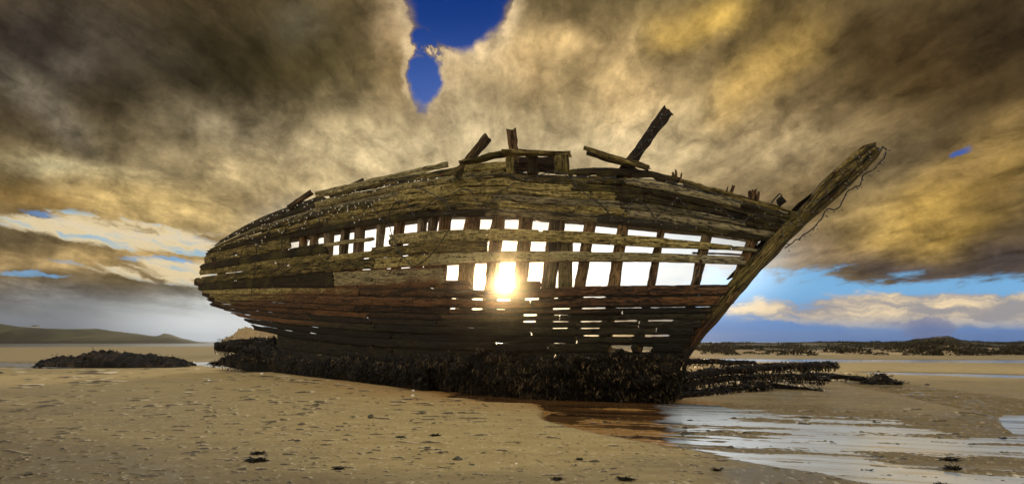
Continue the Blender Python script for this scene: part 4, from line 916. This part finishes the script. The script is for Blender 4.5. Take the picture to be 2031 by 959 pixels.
# ================================================================ TIMBERS AND WEED AROUND THE BOW
def weed_on(points, rad_, n, root, sd, down=.7, length=(.05, .13)):
    rg = np.random.default_rng(sd); pts = np.array(points, float); k = rg.uniform(0, len(pts) - 1.001, n); i = k.astype(int); f = (k - i)[:, None]
    c0 = pts[i] * (1 - f) + pts[i + 1] * f; th = rg.uniform(0, 2 * np.pi, n); rr_ = np.interp(k, range(len(pts)), rad_) * rg.uniform(.75, 1.1, n)
    ax = pts[-1] - pts[0]; ax /= np.linalg.norm(ax); s_ = np.cross(ax, (0, 0, 1.)); s_ /= np.linalg.norm(s_)
    o_ = np.cos(th)[:, None] * s_ + np.sin(th)[:, None] * np.array([0, 0, 1.])
    P = c0 + o_ * rr_[:, None]; Dn = o_ * .5 + np.stack([rg.normal(0, .3, n), rg.normal(0, .3, n), -down * np.ones(n)], -1); Dn /= np.linalg.norm(Dn, axis=1, keepdims=True)
    W = np.cross(Dn, rg.normal(0, 1, (n, 3))); W /= np.linalg.norm(W, axis=1, keepdims=True)
    V, Fc = blades(P, Dn, W, rg.uniform(*length, n), rg.uniform(.016, .036, n), rg.normal(0, .02, (n, 3)))
    tn = np.repeat(np.stack([rg.random(n), .75 + 0 * th, rg.random(n)], -1), 6, 0)
    ob = fast_mesh('seaweed', V, Fc, M_WEED, root, smooth=False, tone=tn); ob['kind'] = 'stuff'; return ob
def log(label, pts, rad_, nweed, sd, mat=M_FRAME, group='weed hung timbers beside the bow', down=.7):
    P = [at(*p) for p in pts]; root = thing('fallen_timber', label, 'timber', P[0], group); mb = MB(); secs = []
    ax = P[-1] - P[0]; ax /= np.linalg.norm(ax); s_ = np.cross(ax, (0, 0, 1.)); s_ /= np.linalg.norm(s_); u_ = np.cross(s_, ax)
    for p, r in zip(P, rad_): secs.append([p - s_ * r - u_ * r * .7, p + s_ * r - u_ * r * .7, p + s_ * r + u_ * r * .7, p - s_ * r + u_ * r * .7])
    timber(mb, secs, tone=(.3, .95, .3), rough=.035, seed=sd, step=.12, rag=.15); mb.build('beam', mat, root)
    if nweed: weed_on(P, np.array(rad_) * 1.05, int(nweed * .7), root, sd, down)
log('longest weed covered beam reaching right from the bow, ragged end in the air', [(1335, 748, 14.6), (1450, 733, 15.6), (1560, 726, 16.4), (1658, 723, 17.)], [.17, .14, .13, .11], 3000, 31)
log('second weed covered beam under the longest one, drooping to the right', [(1340, 762, 14.6), (1460, 748, 15.6), (1560, 747, 16.), (1642, 752, 16.2)], [.12, .11, .11, .10], 2200, 32)
log('low weed covered beam lying on the sand nearest the bow foot', [(1325, 786, 13.8), (1400, 776, 14.4), (1480, 766, 15.2), (1530, 764, 15.6)], [.10, .10, .10, .07], 1500, 33, down=.3)
log('bare dark beam lying low and tapering to a point on the sand', [(1470, 758, 16.8), (1540, 764, 16.5), (1590, 772, 16.0), (1640, 779, 15.4)], [.14, .14, .11, .04], 300, 34, down=.2)
log('long thin pole running to the far right with a lump of weed near its end', [(1590, 738, 20.), (1680, 748, 19.6), (1740, 755, 19.), (1790, 763, 18.2)], [.13, .12, .12, .04], 300, 35, down=.2)
log('short bleached beam propped up against the foot of the stem', [(1352, 716, 16.), (1420, 717, 16.6), (1500, 719, 17.2)], [.08, .08, .06], 500, 36, down=.4)

def mound(name, label, cat, poly_top, py_base, Ymid, depth, mat, nweed, sd, group=None, wsize=(.06, .15), rough=.10, kind=None, part='body'):
    """irregular heap standing on the sand: skyline traced along x, rounded towards and away from the viewer"""
    pt = np.array(poly_top, float); xs = np.linspace(pt[0, 0], pt[-1, 0], 90); top = np.interp(xs, pt[:, 0], pt[:, 1])
    v = np.linspace(-1, 1, 26); XX, VV = np.meshgrid(xs, v); TT = np.repeat(top[None], len(v), 0)
    base = np.interp(xs, *np.array(py_base, float).T) if isinstance(py_base, list) else np.full_like(xs, py_base)
    gz = EYE + (HY - base) / F * (Ymid - depth); zt = EYE + (HY - TT) / F * Ymid - gz[None]
    Y = Ymid + depth * VV * np.clip(zt / zt.max(), .15, 1) ** .5; x = (XX - CX) / F * Ymid
    pr_ = np.sqrt(np.clip(1 - VV ** 2, 0, 1)); n1 = fbm(x / .55, Y / .5 + VV, sd, 4); n2 = fbm(x / .17, Y / .17, sd + 3, 3)
    Zm = gz[None] - .06 + (zt + .06) * pr_ * (1 + .55 * n1) + rough * n2 * pr_ * .6
    Y = Y + rough * .8 * fbm(x / .3, Zm / .2, sd + 8, 3)
    root = thing(name, label, cat, ((pt[0, 0] + pt[-1, 0]) / 2 / F * Ymid - CX / F * Ymid, Ymid, float(gz.mean())), group)
    if kind: root['kind'] = kind
    V = np.stack([x, Y, Zm], -1); fast_mesh(part, V.reshape(-1, 3), grid_faces(len(v), len(xs))[:, ::-1], mat, root)
    if nweed:
        rg = np.random.default_rng(sd); i = rg.integers(0, 22, nweed); j = rg.integers(0, 90, nweed); P = V[i, j] + rg.normal(0, .04, (nweed, 3))
        Dn = np.stack([rg.normal(0, .6, nweed), rg.normal(-.5, .4, nweed), rg.normal(-.3, .5, nweed)], -1); Dn /= np.linalg.norm(Dn, axis=1, keepdims=True); W = np.cross(Dn, rg.normal(0, 1, (nweed, 3))); W /= np.linalg.norm(W, axis=1, keepdims=True)
        VB, Fc = blades(P, Dn, W, rg.uniform(*wsize, nweed), rg.uniform(.02, .045, nweed), rg.normal(0, .04, (nweed, 3)))
        ob = fast_mesh('seaweed', VB, Fc, M_WEED, root, smooth=False, tone=np.repeat(np.stack([rg.random(nweed), .55 + 0 * i, rg.random(nweed)], -1), 6, 0)); ob['kind'] = 'stuff'
    return root
mound('weedy_rock', 'long low rock heap matted with black seaweed left of the wreck', 'rock', [(78, 727), (90, 718), (105, 711), (140, 710), (160, 704), (215, 700), (240, 701), (270, 706), (290, 703), (312, 708), (345, 711), (372, 718), (380, 723)], 726, 31., 1.6, M_ROCK, 1500, 51, rough=.26)
mound('weedy_rock', 'heap of brown seaweed banked against the foot of the stern', 'rock', [(428, 722), (445, 712), (480, 698), (510, 688), (535, 680), (560, 684), (600, 700), (640, 728)], [(428, 719), (540, 736), (640, 748)], 27.2, 1.5, M_ROCK, 5200, 52, rough=.2)
mound('rock_outcrop', 'tan layered rock outcrop on the beach behind the stern', 'rock', [(452, 678), (462, 668), (476, 660), (492, 656), (520, 655), (540, 660), (575, 668)], 690, 62., 4., M_DUNE, 0, 53)
mb = MB(); P = [at(x, y, 29.) for x, y in ((432, 686), (470, 685), (520, 684), (560, 690))]
root = thing('stern_block', 'thick dark timber block lying off the foot of the stern', 'timber', at(490, 700, 29.)); secs = []
for p, h in zip(P, (.20, .36, .36, .36)): secs.append([p + (0, -.4, -h), p + (0, .4, -h), p + (0, .4, h), p + (0, -.4, h)])
timber(mb, secs, tone=(.2, 1., .2), rough=.06, seed=61, step=.15); mb.build('beam', M_FRAME, root); weed_on(P, [.4, .45, .45, .4], 1500, root, 62, .6)
mb = MB(); secs = [[at(x - hw, y, 28.6), at(x + hw, y, 28.6), at(x + hw, y, 28.9), at(x - hw, y, 28.9)] for x, y, hw in ((496, 688, 4), (500, 676, 4), (507, 668, 2.5))]
timber(mb, secs, tone=(.2, 1., .2), rough=.03, seed=63); mb.build('peg', M_FRAME, root)
mound('weed_lump', 'lump of wet seaweed caught on the far pole at right', 'seaweed', [(1708, 762), (1722, 754), (1742, 747), (1760, 749), (1778, 758), (1796, 764)], 763, 18.8, .4, M_ROCK, 600, 54, wsize=(.06, .14), rough=.04)

# ================================================================ SMALL THINGS ON THE SAND
def stone(name, label, cat, px, py, wpx, hpx, mat, sd, group):
    Y = F * EYE / (py - HY); x = (px - CX) / F * Y; z = ground_z(x, Y); rx = wpx / 2 / F * Y; rz = hpx / F * Y * .6
    import bmesh
    bm = bmesh.new(); bmesh.ops.create_icosphere(bm, subdivisions=3, radius=1.)
    for v in bm.verts:
        n = float(fbm(v.co.x * 1.3 + sd, v.co.y * 1.3 + v.co.z * 1.7 + sd, sd, 3)); q = 1 + .35 * n
        v.co = Vector((v.co.x * rx * q, v.co.y * rx * .8 * q, max(-.4, v.co.z) * rz * q))
    me = bpy.data.meshes.new(name); bm.to_mesh(me); bm.free(); me.materials.append(mat)
    for p in me.polygons: p.use_smooth = True
    o = bpy.data.objects.new(name, me); COL.objects.link(o); o.location = (x, Y, z + rz * .3); return tag(o, label, cat, group)
gs = 'dark stones scattered on the sand'
stone('beach_stone', 'dark rounded stone at the bottom left of the sand', 'stone', 55, 938, 17, 8, M_STONE, 1, gs)
stone('beach_stone', 'dark cobble alone on the dry sand in front of the middle of the hull', 'stone', 735, 829, 12, 8, M_STONE, 2, gs)
stone('beach_stone', 'squat dark stone low on the sand near the bottom centre', 'stone', 908, 908, 18, 8, M_STONE, 3, gs)
stone('beach_stone', 'small dark stone beside the far water channel at right', 'stone', 1838, 763, 10, 5, M_STONE, 4, gs)
stone('beach_stone', 'dark pebble on the wet flat right of the bright pool', 'stone', 1450, 880, 12, 5, M_STONE, 5, gs)
sg = 'pale shells scattered on the sand'
for i, (px, py, lb_) in enumerate(((415, 754, 'white shell on the sand below the stern'), (820, 773, 'upper white shell near the edge of the hull'), (819, 786, 'lower white shell a little way out from the hull'), (520, 741, 'white shell at the hull edge below the stern tuck'), (1024, 918, 'tiny pale shell at the bottom centre'))):
    stone('shell', lb_, 'shell', px, py, 7 if i != 4 else 5, 4, M_SHELL, 20 + i, sg)
def scrap(label, px, py, wpx, n, sd):
    Y = F * EYE / (py - HY); x = (px - CX) / F * Y; z = ground_z(x, Y); rg = np.random.default_rng(sd); R_ = wpx / 2 / F * Y
    P = np.stack([x + rg.normal(0, .24, n) * R_, Y + rg.normal(0, .2, n) * R_, z + .004 + abs(rg.normal(0, .07, n)) * R_], -1)
    Dn = np.stack([rg.normal(0, 1, n), rg.normal(0, .6, n), rg.normal(.0, .13, n)], -1); Dn /= np.linalg.norm(Dn, axis=1, keepdims=True)
    W = np.cross(Dn, rg.normal(0, 1, (n, 3))); W /= np.linalg.norm(W, axis=1, keepdims=True)
    V, Fc = blades(P, Dn, W, rg.uniform(.25, .7, n) * R_, rg.uniform(.06, .16, n) * R_, rg.normal(0, .08, (n, 3)) * R_)
    o = fast_mesh('seaweed_scrap', V, Fc, M_WEED, None, (x, Y, z), False, np.repeat(np.stack([rg.random(n), .1 + 0 * P[:, 0], rg.random(n)], -1), 6, 0))
    return tag(o, label, 'seaweed', 'scraps of seaweed on the sand')
for i, a in enumerate((('upper of two curled seaweed scraps at lower left centre', 512, 899, 34, 60), ('lower, flatter scrap of the two at lower left centre', 510, 912, 60, 60), ('ring of weed on the sand at the bottom, left of centre', 672, 928, 28, 60),
                       ('small scrap in front of the hull, just right of the cobble', 795, 869, 24, 40), ('wide flat scrap on the sand in front of the sun', 862, 866, 28, 50), ('dark weed knot at the bottom, below the rippled pool', 1105, 949, 34, 60),
                       ('tall little weed tuft on dry sand below the rippled pool', 1149, 909, 22, 45), ('long low weed scrap at the bottom right of the dry sand', 1242, 951, 44, 60), ('thin weed scrap beside the dry edge of the pool', 1420, 930, 30, 40),
                       ('weed clump low in the right-hand shallows', 1716, 921, 36, 60), ('broad weed patch at the right end of the shallows', 1890, 922, 46, 70), ('dark weed mass at the bottom right corner', 1868, 949, 44, 70),
                       ('spiky scrap of weed left of the far right pool edge', 1990, 862, 18, 40), ('curled scrap of weed below the far right pool', 1977, 902, 24, 40), ('scrap of weed in the bright pool, near its left end', 1552, 842, 14, 30),
                       ('narrow weed strand lying across the middle of the shallows', 1885, 908, 50, 40))): scrap(*a[:4], int(a[4] * 1.6), 100 + i)

# ================================================================ ADDED SUN-GLOW HAZE
M_HAZE = bpy.data.materials.new('sun_glow_haze'); M_HAZE.use_nodes = True; t = NT(M_HAZE.node_tree); t.n.clear()
o = t.n.new('ShaderNodeOutputMaterial'); vs = t.n.new('ShaderNodeVolumeScatter'); vs.inputs['Color'].default_value = (1., .86, .62, 1); vs.inputs['Density'].default_value = .0008; vs.inputs['Anisotropy'].default_value = .977
t.l.new(vs.outputs[0], o.inputs['Volume']);
mb = MB(); x0, x1, y0, y1, z0, z1 = -640, 640, -40, 740, -3, 11
mb.add([(x0, y0, z0), (x1, y0, z0), (x1, y1, z0), (x0, y1, z0), (x0, y0, z1), (x1, y0, z1), (x1, y1, z1), (x0, y1, z1)], [(0, 3, 2, 1), (4, 5, 6, 7), (0, 1, 5, 4), (1, 2, 6, 5), (2, 3, 7, 6), (3, 0, 4, 7)])
hz_ = mb.build('glow_haze', M_HAZE); tag(hz_, kind='structure')  # added volume, stands in for lens bloom round the sun
